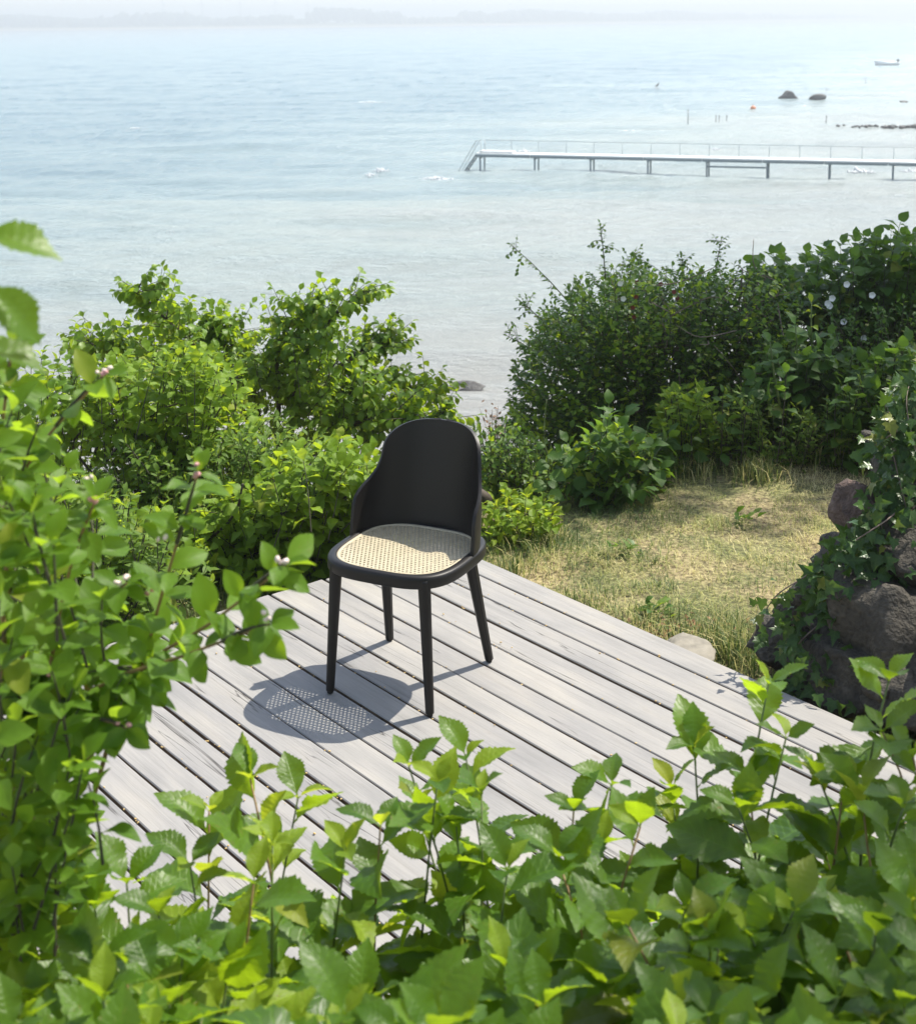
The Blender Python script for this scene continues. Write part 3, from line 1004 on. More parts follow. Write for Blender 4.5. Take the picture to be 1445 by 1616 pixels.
# =================================================================== CHAIR
def build_chair():
    ctr = np.array([-0.1731, 4.4054, 0.0])
    yaw = math.radians(-26.14)
    root = thing('chair', 'black moulded chair with a high rounded back and woven cane seat on the deck', 'chair', ctr)
    root.rotation_euler = (0, 0, yaw)
    m, t, out = mat_new('black_plastic')
    tc = N(t, 'ShaderNodeTexCoord')
    nz = N(t, 'ShaderNodeTexNoise', i_Scale=900.0, i_Detail=2.0)
    L(t, tc.outputs['Object'], nz.inputs['Vector'])
    p = N(t, 'ShaderNodeBsdfPrincipled', i_Roughness=.46)
    p.inputs['Base Color'].default_value = (.009, .0078, .0072, 1)
    p.inputs['Specular IOR Level'].default_value = .34
    b_ = N(t, 'ShaderNodeBump', i_Strength=.08, i_Distance=.001)
    L(t, nz.outputs[0], b_.inputs['Height'])
    L(t, b_.outputs[0], p.inputs['Normal'])
    L(t, p.outputs[0], out.inputs[0])
    M_BLK = m
    M_RUB = simple('rubber_glide', (.012, .012, .012), .8)
    m, t, out = mat_new('cane')
    tc = N(t, 'ShaderNodeTexCoord')
    nz = N(t, 'ShaderNodeTexNoise', i_Scale=60.0, i_Detail=3.0)
    L(t, tc.outputs['Object'], nz.inputs['Vector'])
    p = N(t, 'ShaderNodeBsdfPrincipled', i_Roughness=.5)
    L(t, ramp(t, nz.outputs[0], [(.3, (.40, .345, .235)), (.7, (.49, .43, .30))]), p.inputs['Base Color'])
    wv = N(t, 'ShaderNodeTexNoise', i_Scale=500.0, i_Detail=2.0)
    L(t, tc.outputs['Object'], wv.inputs['Vector'])
    b_ = N(t, 'ShaderNodeBump', i_Strength=.2, i_Distance=.001)
    L(t, wv.outputs[0], b_.inputs['Height'])
    L(t, b_.outputs[0], p.inputs['Normal'])
    L(t, p.outputs[0], out.inputs[0])
    M_CANE = m

    AX, AYF, AYB, NE = .231, .240, .222, 3.3

    def outline(inset, n=96):
        a = np.arange(n) / n * 2 * math.pi
        c, s = np.cos(a), np.sin(a)
        b = np.where(s < 0, AYF - inset, AYB - inset)
        x = np.sign(c) * np.abs(c) ** (2 / NE) * (AX - inset)
        y = np.sign(s) * np.abs(s) ** (2 / NE) * b
        return np.stack([x, y], -1)
    # rim: closed section swept round the outline
    sec = [(.003, .4105), (.0, .4155), (.0, .440), (.002, .447), (.007, .4505), (.018, .4512), (.0255, .4500), (.027, .4475), (.027, .4400), (.040, .4385), (.040, .4120), (.036, .4100), (.008, .4095)]
    rings = []
    for ins, z in sec:
        q = outline(ins)
        rings.append(np.c_[q, np.full(len(q), z)])
    V = np.concatenate(rings)
    n, k = 96, len(sec)
    Q = []
    for i in range(k):
        i2 = (i + 1) % k
        for j in range(n):
            j2 = (j + 1) % n
            Q.append([i * n + j, i * n + j2, i2 * n + j2, i2 * n + j])
    link('seat_frame', new_mesh('seat_frame', V, [np.array(Q)[:, ::-1]]), M_BLK, root)

    # cane panel with real holes
    ptc = .0140
    hr = .0038
    Vs, F4, nn = [], [], 0
    q = outline(.0345, 200)

    def inside(x, y):
        b = AYF - .0345 if y < 0 else AYB - .0345
        return (abs(x) / (AX - .0345)) ** NE + (abs(y) / b) ** NE < 1
    an = np.arange(8) / 8 * 2 * math.pi + math.pi / 8
    hole = np.stack([np.cos(an), np.sin(an)], -1) * hr * 1.08
    h = ptc / 2
    # square border points matched to the octagon's corners
    sq = np.array([[h, h * .42], [h * .42, h], [-h * .42, h], [-h, h * .42], [-h, -h * .42], [-h * .42, -h], [h * .42, -h], [h, -h * .42]])
    cor = np.array([[h, h], [-h, h], [-h, -h], [h, -h]])
    zt, zb = .4455, .4432
    rows = int(.5 / ptc)
    for r_ in range(-rows, rows + 1):
        for c_ in range(-rows, rows + 1):
            x = (c_ + (.5 if r_ % 2 else 0)) * ptc
            y = r_ * ptc
            if not inside(x, y):
                continue
            wob = (hashn(np.array(c_ * 1.0), np.array(r_ * 1.0)) - .5) * .0006
            # slight sag of the panel in its middle
            sag = -.004 * max(0, 1 - (x / .2) ** 2) * max(0, 1 - (y / .21) ** 2)
            top = np.concatenate([hole, sq, cor]) + [x, y]
            V = np.concatenate([np.c_[top, np.full(20, zt + sag + wob)], np.c_[top, np.full(20, zb + sag + wob)]])
            f = []
            for i in range(8):
                j = (i + 1) % 8
                f.append([i, 8 + i, 8 + j, j])
                f.append([20 + i, 20 + j, 28 + j, 28 + i])
                f.append([i, j, 20 + j, 20 + i])
            # corner quads (degenerate triangles kept as thin quads)
            for ci, (a_, b2) in enumerate(((0, 1), (2, 3), (4, 5), (6, 7))):
                f.append([8 + a_, 16 + ci, 8 + b2, 8 + b2])
            Vs.append(V)
            F4 += [[v + nn for v in ff] for ff in f]
            nn += 40
    F4 = np.array(F4)
    tri = F4[F4[:, 2] == F4[:, 3]][:, :3]
    quad = F4[F4[:, 2] != F4[:, 3]]
    link('cane_seat', new_mesh('cane_seat', np.concatenate(Vs), [quad, tri], smooth=False), M_CANE, root)
    # cream border band that holds the weave
    rings = []
    sec = [(.0262, .4448), (.0268, .4478), (.031, .4484), (.0362, .4476), (.0368, .4444), (.0368, .4425), (.0262, .4425)]
    for ins, z in sec:
        qq = outline(ins)
        rings.append(np.c_[qq, np.full(len(qq), z)])
    V = np.concatenate(rings)
    k = len(sec)
    Q = []
    for i in range(k):
        i2 = (i + 1) % k
        for j in range(n):
            j2 = (j + 1) % n
            Q.append([i * n + j, i * n + j2, i2 * n + j2, i2 * n + j])
    link('cane_border', new_mesh('cane_border', V, [np.array(Q)[:, ::-1]]), M_CANE, root)

    # backrest shell wraps the rear of the seat, wings at both sides
    zs = np.concatenate([np.linspace(.438, .62, 18), np.linspace(.635, .70, 6), .70 + .107 * np.sin(np.linspace(.12, 1, 16) * math.pi / 2)])
    z_top = zs[-1]

    def phim(z):
        # how far the shell wraps forward, radians from straight back
        base = np.interp(z, [.43, .55, .575, .60, .62, .645, .68, .71, .80], [89, 88.5, 87, 79, 70, 62.5, 58.5, 57.5, 56])
        return math.radians(base)
    cols = 41
    rows_ = []
    for z in zs:
        s = np.linspace(-1, 1, cols)
        pm = phim(z)
        W, D = .2235, .208
        # superellipse-like plan, a little squarer than a circle
        ph = s * pm
        if z > .70:
            tt = min(1, (z - .70) / (z_top - .70))
            hw0 = math.sin(pm)
            hw = hw0 * max(1e-3, (1 - tt ** 2.9)) ** (1 / 2.6)
            ph = np.arcsin(np.clip(s * hw, -1, 1))
        l = W * np.sign(np.sin(ph)) * np.abs(np.sin(ph)) ** .93
        b = .006 + D * np.sign(np.cos(ph)) * np.abs(np.cos(ph)) ** .86
        lean = np.clip(z - .46, 0, None) * .15
        l = l * (1 - .06 * sst(.5, .8, np.array(z)))
        rows_.append(np.c_[l, b + lean, np.full(cols, z)])
    V = np.concatenate(rows_)
    nr = len(zs)
    i = np.arange(nr - 1)[:, None] * cols
    j = np.arange(cols - 1)[None]
    Q = np.stack([i + j, i + j + 1, i + cols + j + 1, i + cols + j], -1).reshape(-1, 4)
    bk = link('backrest', new_mesh('backrest', V, [Q]), M_BLK, root)
    md = bk.modifiers.new('thickness', 'SOLIDIFY')
    md.thickness = .0115
    md.offset = 0
    md = bk.modifiers.new('ease', 'BEVEL')
    md.width = .0035
    md.segments = 3
    md.limit_method = 'ANGLE'
    md.angle_limit = math.radians(50)

    # legs
    def leg(top, foot, rt, rf, square=False):
        mb = MB()
        top, foot = np.array(top), np.array(foot)
        ts = np.array([0, .02, .1, .3, .6, .9, .990, .9905, .998, 1.0])
        rr = rt + (rf - rt) * ts
        rr[-1] *= .90
        rr[0] *= 1.02
        pts = top + (foot - top) * ts[:, None]
        if square:
            mb.tube(pts, rr * 1.12, 8, twist=math.pi / 8)
        else:
            mb.tube(pts, rr, 18)
        o = link('leg', mb.mesh('leg', smooth=not square), M_BLK, root)
        g = MB()
        g.tube([foot + [0, 0, .001], foot + [0, 0, -.008]], [rf * .72, rf * .70], 14)
        link('foot_glide', g.mesh('foot_glide'), M_RUB, o)
    for sx in (-1, 1):
        leg((sx * .158, -.194, .436), (sx * .181, -.212, .009), .0205, .0138)
        leg((sx * .158, .120, .425), (sx * .192, .206, .009), .0195, .0130, True)


build_chair()


# =================================================================== BIG PLANTS OF THE BANK
def g3(x, y):
    return np.array([x, y, float(ground(np.array(float(x)), np.array(float(y))))])


def px3(lst, Y):
    return [at(np.array(float(a)), np.array(float(b)), (c[0] if c else Y)) for a, b, *c in lst]


# ------------------------------------------------------------------ tree out to the right whose crown shades the bank
def build_shade_tree():
    base = g3(6.4, 11.4)
    pl = Plant('shade_tree', 'tall leafy tree beyond the right edge that shades the rose thicket and the wall', 'tree', base)
    C = np.array([6.6, 11.25, 7.2])
    pl.limb([base - [0, 0, .3], base + [.05, .1, 2.2], base + [.2, .0, 4.0], C + [0, 0, .5]], .19, .07, name='trunk')
    for a in np.linspace(0, 6.28, 9)[:-1]:
        e = C + np.array([2.5 * math.cos(a), 2.0 * math.sin(a), R.uniform(-.6, .9)])
        s0 = base + [.15, .05, R.uniform(3.0, 4.6)]
        pl.limb([s0, (s0 + e) / 2 + [0, 0, .4], e], .07, .02)
    n = 1150
    v = norm(R.randn(n, 3)) * R.rand(n, 1) ** .45
    P = C + v * np.array([3.3, 2.5, 1.6])
    for i in range(n):
        d = norm(P[i] - C + R.randn(3) * .8)
        pl.shoot(P[i] - d * .5, P[i], T['tree'], 7, size=(1.5, 2.0), r=(.006, .002))
    pl.finish(nmax=0, twigmat=M_BARK)


build_shade_tree()


def build_near_tree():
    base = g3(3.5, 3.2)
    pl = Plant('shade_sapling', 'slender tree just outside the right edge that shades the lower right foreground', 'tree', base)
    C = np.array([3.85, 2.1, 5.0])
    pl.limb([base - [0, 0, .2], base + [-.05, 0, 1.5], base + [-.2, -.05, 3.0], C + [0, 0, .3]], .06, .02, name='trunk')
    for a in np.linspace(0, 6.28, 7)[:-1]:
        e = C + np.array([1.4 * math.cos(a), 1.6 * math.sin(a), R.uniform(-.2, .3)])
        s0 = base + [-.18, -.03, R.uniform(2.6, 3.6)]
        pl.limb([s0, (s0 + e) / 2 + [0, 0, .1], e], .022, .008)
    v = norm(R.randn(1100, 3)) * R.rand(1100, 1) ** .42
    P = C + v * np.array([1.7, 2.0, .8])
    for p_ in P:
        d = norm(p_ - C + R.randn(3) * .5)
        pl.shoot(p_ - d * .3, p_, T['tree'], 7, size=(1.1, 1.5), r=(.004, .0015))
    pl.finish(nmax=0, twigmat=M_BARK)


build_near_tree()


# ------------------------------------------------------------------ left bank
def build_left_bank():
    # young elm standing on the slope, open crown against the water
    b = g3(-1.35, 8.3)
    pl = Plant('bank_tree', 'open spreading elm sapling with drooping glossy leaves against the water', 'tree', b)
    Y = 8.0
    root = at(np.array(430.), np.array(790.), Y)
    limbs = [[(430, 790), (455, 690), (480, 560), (557, 468)],
             [(430, 790), (470, 660), (560, 560), (618, 545)],
             [(440, 770), (500, 660), (600, 610), (680, 625)],
             [(440, 770), (520, 690), (600, 660), (690, 670)],
             [(420, 780), (380, 640), (300, 540), (215, 462)],
             [(420, 780), (340, 640), (230, 560), (150, 550)],
             [(425, 780), (400, 620), (350, 540), (345, 535)],
             [(430, 780), (440, 640), (440, 540), (488, 490)],
             [(430, 780), (400, 650), (300, 590), (265, 500)]]
    for i, l in enumerate(limbs):
        Yt = Y + R.uniform(-.5, .5)
        pts = [root + [0, 0, 0] if k == 0 else at(np.array(float(x)), np.array(float(y)), Y + (Yt - Y) * k / 3) for k, (x, y) in enumerate(l)]
        if i == 0:
            pts = [b - [0, 0, .1]] + pts
        P = pl.limb(pts, .020 if i else .03, .004, name='trunk' if i == 0 else 'branch')
        n = len(P)
        for k in range(int(n * .32), n, 1):
            for q in range(5):
                d = norm(norm(P[-1] - P[0]) * .7 + R.randn(3) * np.array([.8, .7, .5]) + [0, 0, .12])
                Ls = R.uniform(.16, .34) * (1.25 - .6 * k / n)
                pl.shoot(P[k], P[k] + d * Ls, T['tree'], 8, size=(.8, 1.15), t0=.2, droop=.75, spread=60, jit=.4, upw=.5)
        pl.shoot(P[-4], P[-1] + norm(P[-1] - P[-5]) * .10, T['tree'], 9, size=(.75, 1.1), droop=.7)
    fill_bush(pl, [(150, 565), (200, 535), (270, 535), (345, 540), (420, 535), (480, 510), (550, 505), (600, 550), (610, 600), (560, 640), (430, 600), (300, 580), (180, 570)],
              (7.5, 8.6), 190, (.2, .35), T['tree'], 8, size=(.8, 1.15), center=(430, 700), droop=.7)
    fill_bush(pl, [(520, 590), (620, 570), (690, 600), (690, 650), (600, 690), (500, 680)], (7.6, 8.4), 70, (.2, .35), T['tree'], 8, size=(.8, 1.1), center=(470, 700), droop=.7)
    pl.finish()

    # raspberry-like bush, pale green, in front of the tree
    b = g3(-1.75, 6.7)
    pl = Plant('raspberry_bush', 'pale yellow-green bush of broad toothed leaves left of the chair below the elm sapling', 'bush', b)
    fill_bush(pl, [(150, 560), (230, 545), (320, 545), (375, 575), (400, 625), (420, 680), (350, 720), (240, 715), (150, 690), (110, 630)], (6.3, 7.2), 230, (.2, .4),
              T['hedge'], 8, size=(.75, 1.1), center=(270, 800), up=.6, droop=.35, upw=1.0)
    for q in range(9):
        x, y = R.uniform(150, 400), R.uniform(580, 680)
        P1 = at(np.array(x), np.array(y), R.uniform(6.4, 7.0))
        pl.limb([b + R.randn(3) * [.25, .2, 0], (b + P1) / 2 + R.randn(3) * .08, P1], .009, .004, name='stem', mat=M_BARK)
    pl.finish()

    b = g3(-2.6, 6.9)
    pl = Plant('left_edge_bush', 'dense dark bush at the left edge of the photo just below the water line', 'bush', b)
    fill_bush(pl, [(-60, 570), (40, 560), (100, 545), (160, 560), (190, 600), (160, 720), (80, 780), (-60, 780)], (6.6, 7.6), 190, (.2, .4), T['tree'], 8, size=(.9, 1.25), center=(50, 850), up=.6)
    pl.finish()

    # low mixed leafage in the dip between the bushes
    b = g3(-1.35, 6.3)
    pl = Plant('nettle_patch', 'fine-leaved dark weeds in the hollow between the pale bush and the hedge', 'weeds', b)
    fill_bush(pl, [(170, 690), (300, 700), (440, 650), (520, 690), (480, 740), (420, 790), (330, 850), (220, 830), (120, 760)], (6.0, 6.8), 330, (.15, .3), T['weed'], 10, size=(.9, 1.5), center=(310, 900), up=.8)
    fill_bush(pl, [(200, 720), (420, 700), (400, 800), (300, 840), (200, 800)], (6.2, 6.8), 60, (.2, .3), T['hedge'], 7, size=(.8, 1.15), center=(310, 900), up=.8)
    pl.finish()

    # hedge right behind the deck
    b = g3(-.78, 5.9)
    pl = Plant('hazel_hedge', 'rounded bright green hedge of crinkled leaves directly behind the deck and chair', 'bush', b)
    fill_bush(pl, [(400, 740), (470, 705), (540, 690), (600, 715), (640, 745), (640, 830), (560, 880), (505, 893), (420, 915), (350, 925), (300, 880), (300, 800), (350, 770)], (5.45, 6.2), 360, (.18, .34),
              T['hedge'], 8, size=(.75, 1.12), center=(470, 980), up=.55, droop=.4, upw=1.0)
    for q in range(10):
        x, y = R.uniform(340, 600), R.uniform(740, 850)
        P1 = at(np.array(x), np.array(y), R.uniform(5.5, 6.0))
        pl.limb([b + R.randn(3) * [.3, .12, 0], (b + P1) / 2 + R.randn(3) * .06, P1], .008, .004, name='stem', mat=M_BARK)
    pl.finish()

    b = g3(-1.75, 5.2)
    pl = Plant('left_undergrowth', 'tangled light green undergrowth left of the deck behind the snowberry', 'weeds', b)
    fill_bush(pl, [(-60, 760), (120, 740), (250, 800), (330, 870), (340, 930), (250, 965), (120, 1000), (-60, 1030)], (4.9, 6.0), 420, (.14, .3), T['weed'], 10, size=(.9, 1.6), center=(120, 1060), up=.9)
    fill_bush(pl, [(-60, 740), (120, 730), (260, 790), (320, 860), (250, 930), (-60, 980)], (5.0, 6.0), 130, (.18, .3), T['hedge'], 7, size=(.7, 1.0), center=(120, 1060), up=.9)
    pl.finish()

    # sunlit sprig and dark low leafage right of the chair back
    b = g3(.28, 6.25)
    pl = Plant('sunlit_sprig', 'small sunlit yellow-green bush on the grass right of the chair back', 'bush', b)
    fill_bush(pl, [(762, 800), (800, 772), (850, 778), (885, 806), (880, 835), (840, 850), (770, 850)], (5.95, 6.35), 75, (.12, .24), T['young'] + T['hedge'], 7, size=(.6, .85), center=(820, 890), up=.7, upw=1.0)
    pl.finish()


build_left_bank()


# ------------------------------------------------------------------ right bank
def build_right_bank():
    b = g3(1.45, 8.6)
    pl = Plant('rose_thicket', 'big shaded wild rose thicket with bare twigs and arching shoots against the water', 'bush', b)
    poly = [(800, 610), (815, 545), (850, 490), (880, 455), (935, 420), (1000, 402), (1080, 425), (1180, 412), (1262, 430), (1270, 500), (1220, 580), (1120, 640), (1110, 700),
            (1040, 735), (900, 740), (830, 720), (790, 680)]
    fill_bush(pl, poly, (7.7, 9.3), 1500, (.16, .36), T['rose'], 13, size=(.95, 1.5), center=(1040, 700), up=.15, droop=.3, spread=62, jit=.55, r=(.0022, .001))
    fill_bush(pl, [(840, 620), (850, 540), (900, 480), (1000, 450), (1100, 455), (1220, 450), (1250, 520), (1180, 640), (1080, 740), (860, 740)], (8.3, 9.3), 420, (.2, .35), T['rose'], 13, size=(1.3, 2.0), center=(1040, 760), up=.3, r=(.002, .001))
    fill_bush(pl, poly, (7.55, 8.1), 260, (.15, .3), T['tree'] + T['hedge'][:1], 8, size=(.45, .8), center=(1040, 760), up=.5, r=(.002, .001), droop=.4)
    for (x0, y0, x1, y1, Yv) in [(900, 480, 806, 386, 8.3), (955, 440, 946, 352, 8.6), (1128, 430, 1138, 378, 8.8), (990, 430, 1003, 395, 8.7), (870, 520, 815, 470, 8.2), (1080, 440, 1075, 405, 8.7), (850, 560, 800, 530, 8.1)]:
        P0, P1 = px3([(x0, y0), (x1, y1)], Yv)
        pl.shoot(P0, P1, T['rose'], 16, size=(.9, 1.2), r=(.004, .0015), bow=.1, spread=60)
        for q in range(7):
            f = R.uniform(.25, .95)
            S = P0 + (P1 - P0) * f
            pl.shoot(S, S + norm(norm(P1 - P0) * .6 + R.randn(3) * .7) * R.uniform(.05, .11), T['rose'], 5, size=(.8, 1.1), r=(.0015, .0008))
    # bare canes and dead twigs
    for q in range(26):
        x, y = R.uniform(960, 1230), R.uniform(440, 640)
        P0 = at(np.array(x), np.array(y), R.uniform(7.6, 8.3))
        d = norm(np.array([R.randn(), -.4, R.uniform(-.2, 1)]))
        P1 = P0 + d * R.uniform(.2, .5)
        pl.limb([P0, (P0 + P1) / 2 + R.randn(3) * .04, P1], .0045, .0018, name='cane', mat=M_TWIG, seg=5)
    for (x, y) in [(1130, 420), (1165, 420), (1175, 440), (1110, 430), (1190, 450), (1150, 450), (1205, 430)]:
        P0 = at(np.array(x + R.randn() * 6), np.array(y + 70.), 8.1)
        P1 = at(np.array(float(x)), np.array(float(y)), 8.1)
        pl.limb([P0, (P0 + P1) / 2 + R.randn(3) * .05, P1], .005, .002, name='cane', mat=M_TWIG, seg=5)
    # white open flowers and withered red-brown ones
    M_WH = simple('white_petal', (.78, .77, .72), .6)
    M_RD = simple('withered_petal', (.16, .035, .022), .8, noise=.4)
    for (x, y, k) in [(978, 447, 0), (983, 471, 0), (1124, 463, 0), (1005, 445, 1), (1003, 468, 1), (998, 485, 1), (1063, 460, 1), (1068, 470, 1), (1042, 448, 1), (1000, 500, 1)]:
        P = at(np.array(float(x)), np.array(float(y)), 7.75)
        mb = MB()
        for a in np.arange(5) / 5 * 6.28:
            u = np.array([math.cos(a), -.35, math.sin(a)])
            v = np.array([-math.sin(a), 0, math.cos(a)])
            r = .017 if k == 0 else .014
            mb.add(np.array([[0, 0, 0], u * r * .65 - v * r * .62 + [0, -.25 * r, 0], u * r * 1.0, u * r * .65 + v * r * .62 + [0, -.25 * r, 0]]) + P, [[[0, 1, 2, 3]]])
        link('rose_flower', mb.mesh('rose_flower', off=pl.base), M_RD if k else M_WH, pl.root)
    pl.finish()

    b = g3(3.1, 9.0)
    pl = Plant('lilac_bush', 'tall bush of large heart-shaped leaves at the upper right beside the rose thicket', 'bush', b)
    fill_bush(pl, [(1180, 415), (1230, 398), (1290, 398), (1330, 380), (1400, 362), (1500, 345), (1500, 620), (1400, 580), (1320, 500), (1250, 470), (1190, 450)], (8.2, 9.6), 330, (.25, .5),
              T['heart'] + T['broad'][:1], 8, size=(.7, 1.05), center=(1360, 700), up=.4, droop=.5)
    fill_bush(pl, [(1170, 440), (1260, 430), (1400, 420), (1500, 420), (1500, 680), (1300, 660), (1190, 600)], (8.9, 9.7), 260, (.2, .4), T['broad'], 8, size=(.6, 1.0), center=(1340, 760), up=.4)
    for (x, y) in [(1385, 372), (1420, 352), (1365, 375), (1225, 400), (1300, 392)]:
        P0, P1 = px3([(x - 15, y + 60), (x, y)], 8.5)
        pl.shoot(P0, P1, T['heart'], 8, size=(.8, 1.1), droop=.6)
    M_WH = bpy.data.materials['white_petal']
    for (x, y) in [(1335, 448), (1312, 470), (1308, 482), (1375, 465), (1330, 507), (1362, 533), (1305, 478)]:
        P = at(np.array(float(x)), np.array(float(y)), 8.1)
        mb = MB()
        for a in np.arange(5) / 5 * 6.28:
            u = np.array([math.cos(a), -.5, math.sin(a)])
            v = np.array([-math.sin(a), 0, math.cos(a)])
            r = .021
            mb.add(np.array([[0, 0, 0], u * r * .65 - v * r * .62 + [0, -.25 * r, 0], u * r * 1.0, u * r * .65 + v * r * .62 + [0, -.25 * r, 0]]) + P, [[[0, 1, 2, 3]]])
        link('white_flower', mb.mesh('white_flower', off=pl.base), M_WH, pl.root)
    pl.finish()

    b = g3(2.75, 8.2)
    pl = Plant('bramble_mass', 'dark fine-leaved bush at the right edge below the heart-shaped leaves', 'bush', b)
    fill_bush(pl, [(1290, 480), (1380, 470), (1510, 440), (1510, 720), (1400, 690), (1330, 660), (1290, 580)], (7.7, 8.6), 420, (.2, .4), T['rose'], 11, size=(.8, 1.3), center=(1400, 760), up=.5)
    pl.finish()

    b = g3(1.95, 7.55)
    pl = Plant('tall_elder_weed', 'tall big-leaved weed with one crown of leaves coloured sunlit-bright in the shaded thicket', 'plant', b)
    for (x0, y0, x1, y1) in [(1285, 640, 1280, 478), (1230, 640, 1215, 540), (1300, 640, 1310, 530), (1260, 650, 1255, 515), (1330, 640, 1345, 560), (1205, 650, 1190, 585), (1265, 640, 1290, 555)]:
        P0, P1 = px3([(x0, y0), (x1, y1)], 7.4 + R.randn() * .12)
        pl.shoot(P0, P1, T['broad'], 11, size=(.75, 1.15), r=(.007, .003), stem=True, spread=75, droop=.35, top_kinds=T['young'] if x1 == 1280 else None)  # one crown gets the paler young-leaf colour to stand in for sunlight
    fill_bush(pl, [(1190, 560), (1260, 520), (1320, 530), (1370, 590), (1340, 660), (1220, 670), (1170, 630)], (7.3, 7.8), 65, (.15, .3), T['broad'], 7, size=(.7, 1.05), center=(1270, 720), up=.8)
    pl.finish()

    b = g3(1.6, 7.3)
    pl = Plant('nettle_clump', 'mid green clump of fine nettles in front of the rose thicket at the grass edge', 'weeds', b)
    fill_bush(pl, [(1090, 640), (1150, 610), (1250, 640), (1380, 600), (1400, 680), (1320, 720), (1220, 725), (1110, 745), (1085, 700)], (7.0, 7.7), 430, (.14, .34), T['weed'], 11, size=(.9, 1.5), center=(1230, 800), up=1.0)
    fill_bush(pl, [(1040, 620), (1110, 600), (1130, 700), (1110, 765), (1060, 765), (1045, 700)], (7.0, 7.6), 150, (.15, .32), T['weed'] + T['hedge'][:1], 9, size=(.8, 1.3), center=(1080, 830), up=.9)
    fill_bush(pl, [(1320, 610), (1400, 540), (1500, 540), (1500, 740), (1400, 735), (1330, 715)], (6.9, 7.5), 260, (.15, .34), T['weed'] + T['broad'][:1], 9, size=(.75, 1.25), center=(1400, 800), up=.9)
    for (x, y) in [(1090, 690), (1180, 650), (1240, 610), (1320, 640), (1380, 590), (1140, 640)]:
        P0, P1 = px3([(x + R.randn() * 8, 735), (x, y - 20)], 7.0)
        pl.shoot(P0, P1, T['broad'], 9, size=(.55, .85), r=(.004, .002), spread=70)
    pl.finish()

    b = g3(.72, 6.75)
    pl = Plant('broadleaf_clump', 'shaded knee-high clump of large pointed leaves at the left end of the grass', 'bush', b)
    for (x, y, Yv) in [(960, 640, 6.9), (985, 655, 6.8), (1020, 680, 6.7), (930, 690, 6.7), (1055, 690, 6.9), (1000, 700, 6.5), (960, 720, 6.5), (1040, 740, 6.6), (905, 730, 6.6), (980, 760, 6.4), (1015, 770, 6.45), (930, 770, 6.5), (1045, 690, 7.0), (895, 700, 6.9)]:
        P1 = at(np.array(float(x)), np.array(float(y)), Yv)
        P0 = np.array([b[0] + (P1[0] - b[0]) * .5, b[1] + (P1[1] - b[1]) * .5, b[2]])
        pl.shoot(P0, P1, T['broad'], 9, size=(.7, 1.15), r=(.005, .002), stem=True, spread=70, t0=.3)
    fill_bush(pl, [(880, 720), (960, 660), (1030, 680), (1060, 740), (1010, 805), (930, 805), (880, 780)], (6.45, 6.95), 75, (.15, .28), T['broad'] + T['hedge'], 7, size=(.65, 1.0), center=(970, 850), up=.8)
    pl.finish()

    b = g3(.35, 6.9)
    pl = Plant('low_thicket', 'low dark thicket of small leaves between the chair back and the broadleaf clump', 'bush', b)
    fill_bush(pl, [(735, 680), (790, 660), (850, 690), (900, 730), (900, 800), (850, 810), (760, 790), (735, 760)], (6.6, 7.5), 330, (.15, .3), T['rose'] + T['weed'], 10, size=(.9, 1.4), center=(820, 860), up=.6)
    fill_bush(pl, [(740, 690), (800, 690), (880, 750), (870, 800), (760, 780)], (6.7, 7.3), 30, (.15, .3), T['hedge'], 6, size=(.7, 1.0), center=(820, 860), up=.6)
    pl.finish()

    b = g3(.40, 6.5)
    pl = Plant('bindweed', 'single climbing stem with heart-shaped leaves standing in front of the low thicket', 'plant', b)
    P = px3([(862, 770), (866, 730), (858, 690), (862, 630)], 6.4)
    Pm = pl.limb([b] + P, .004, .002, name='stem', mat=M_STEM_G, seg=5)
    for k, (dx, sc) in enumerate([(.9, 1.0), (-.9, .9), (.8, .95), (-.8, .8), (.6, .7), (-.6, .55)]):
        pl.leaf(T['heart'][k % 2], Pm[4 + k * 2], np.array([dx, -.6, -.1]), np.array([0, -.7, .8]), sc * .85)
    pl.finish()

    # fallen log stub that shows right of the chair back
    b = g3(.12, 6.6)
    lg = thing('log_stub', 'short brown log end lying behind the right side of the chair back', 'log', b)
    mb = MB()
    P = px3([(735, 772), (752, 780), (772, 792)], 6.35)
    mb.tube(np.array(P), [.03, .036, .033], 10)
    link('log', mb.mesh('log', off=b), M_BARK, lg)


build_right_bank()


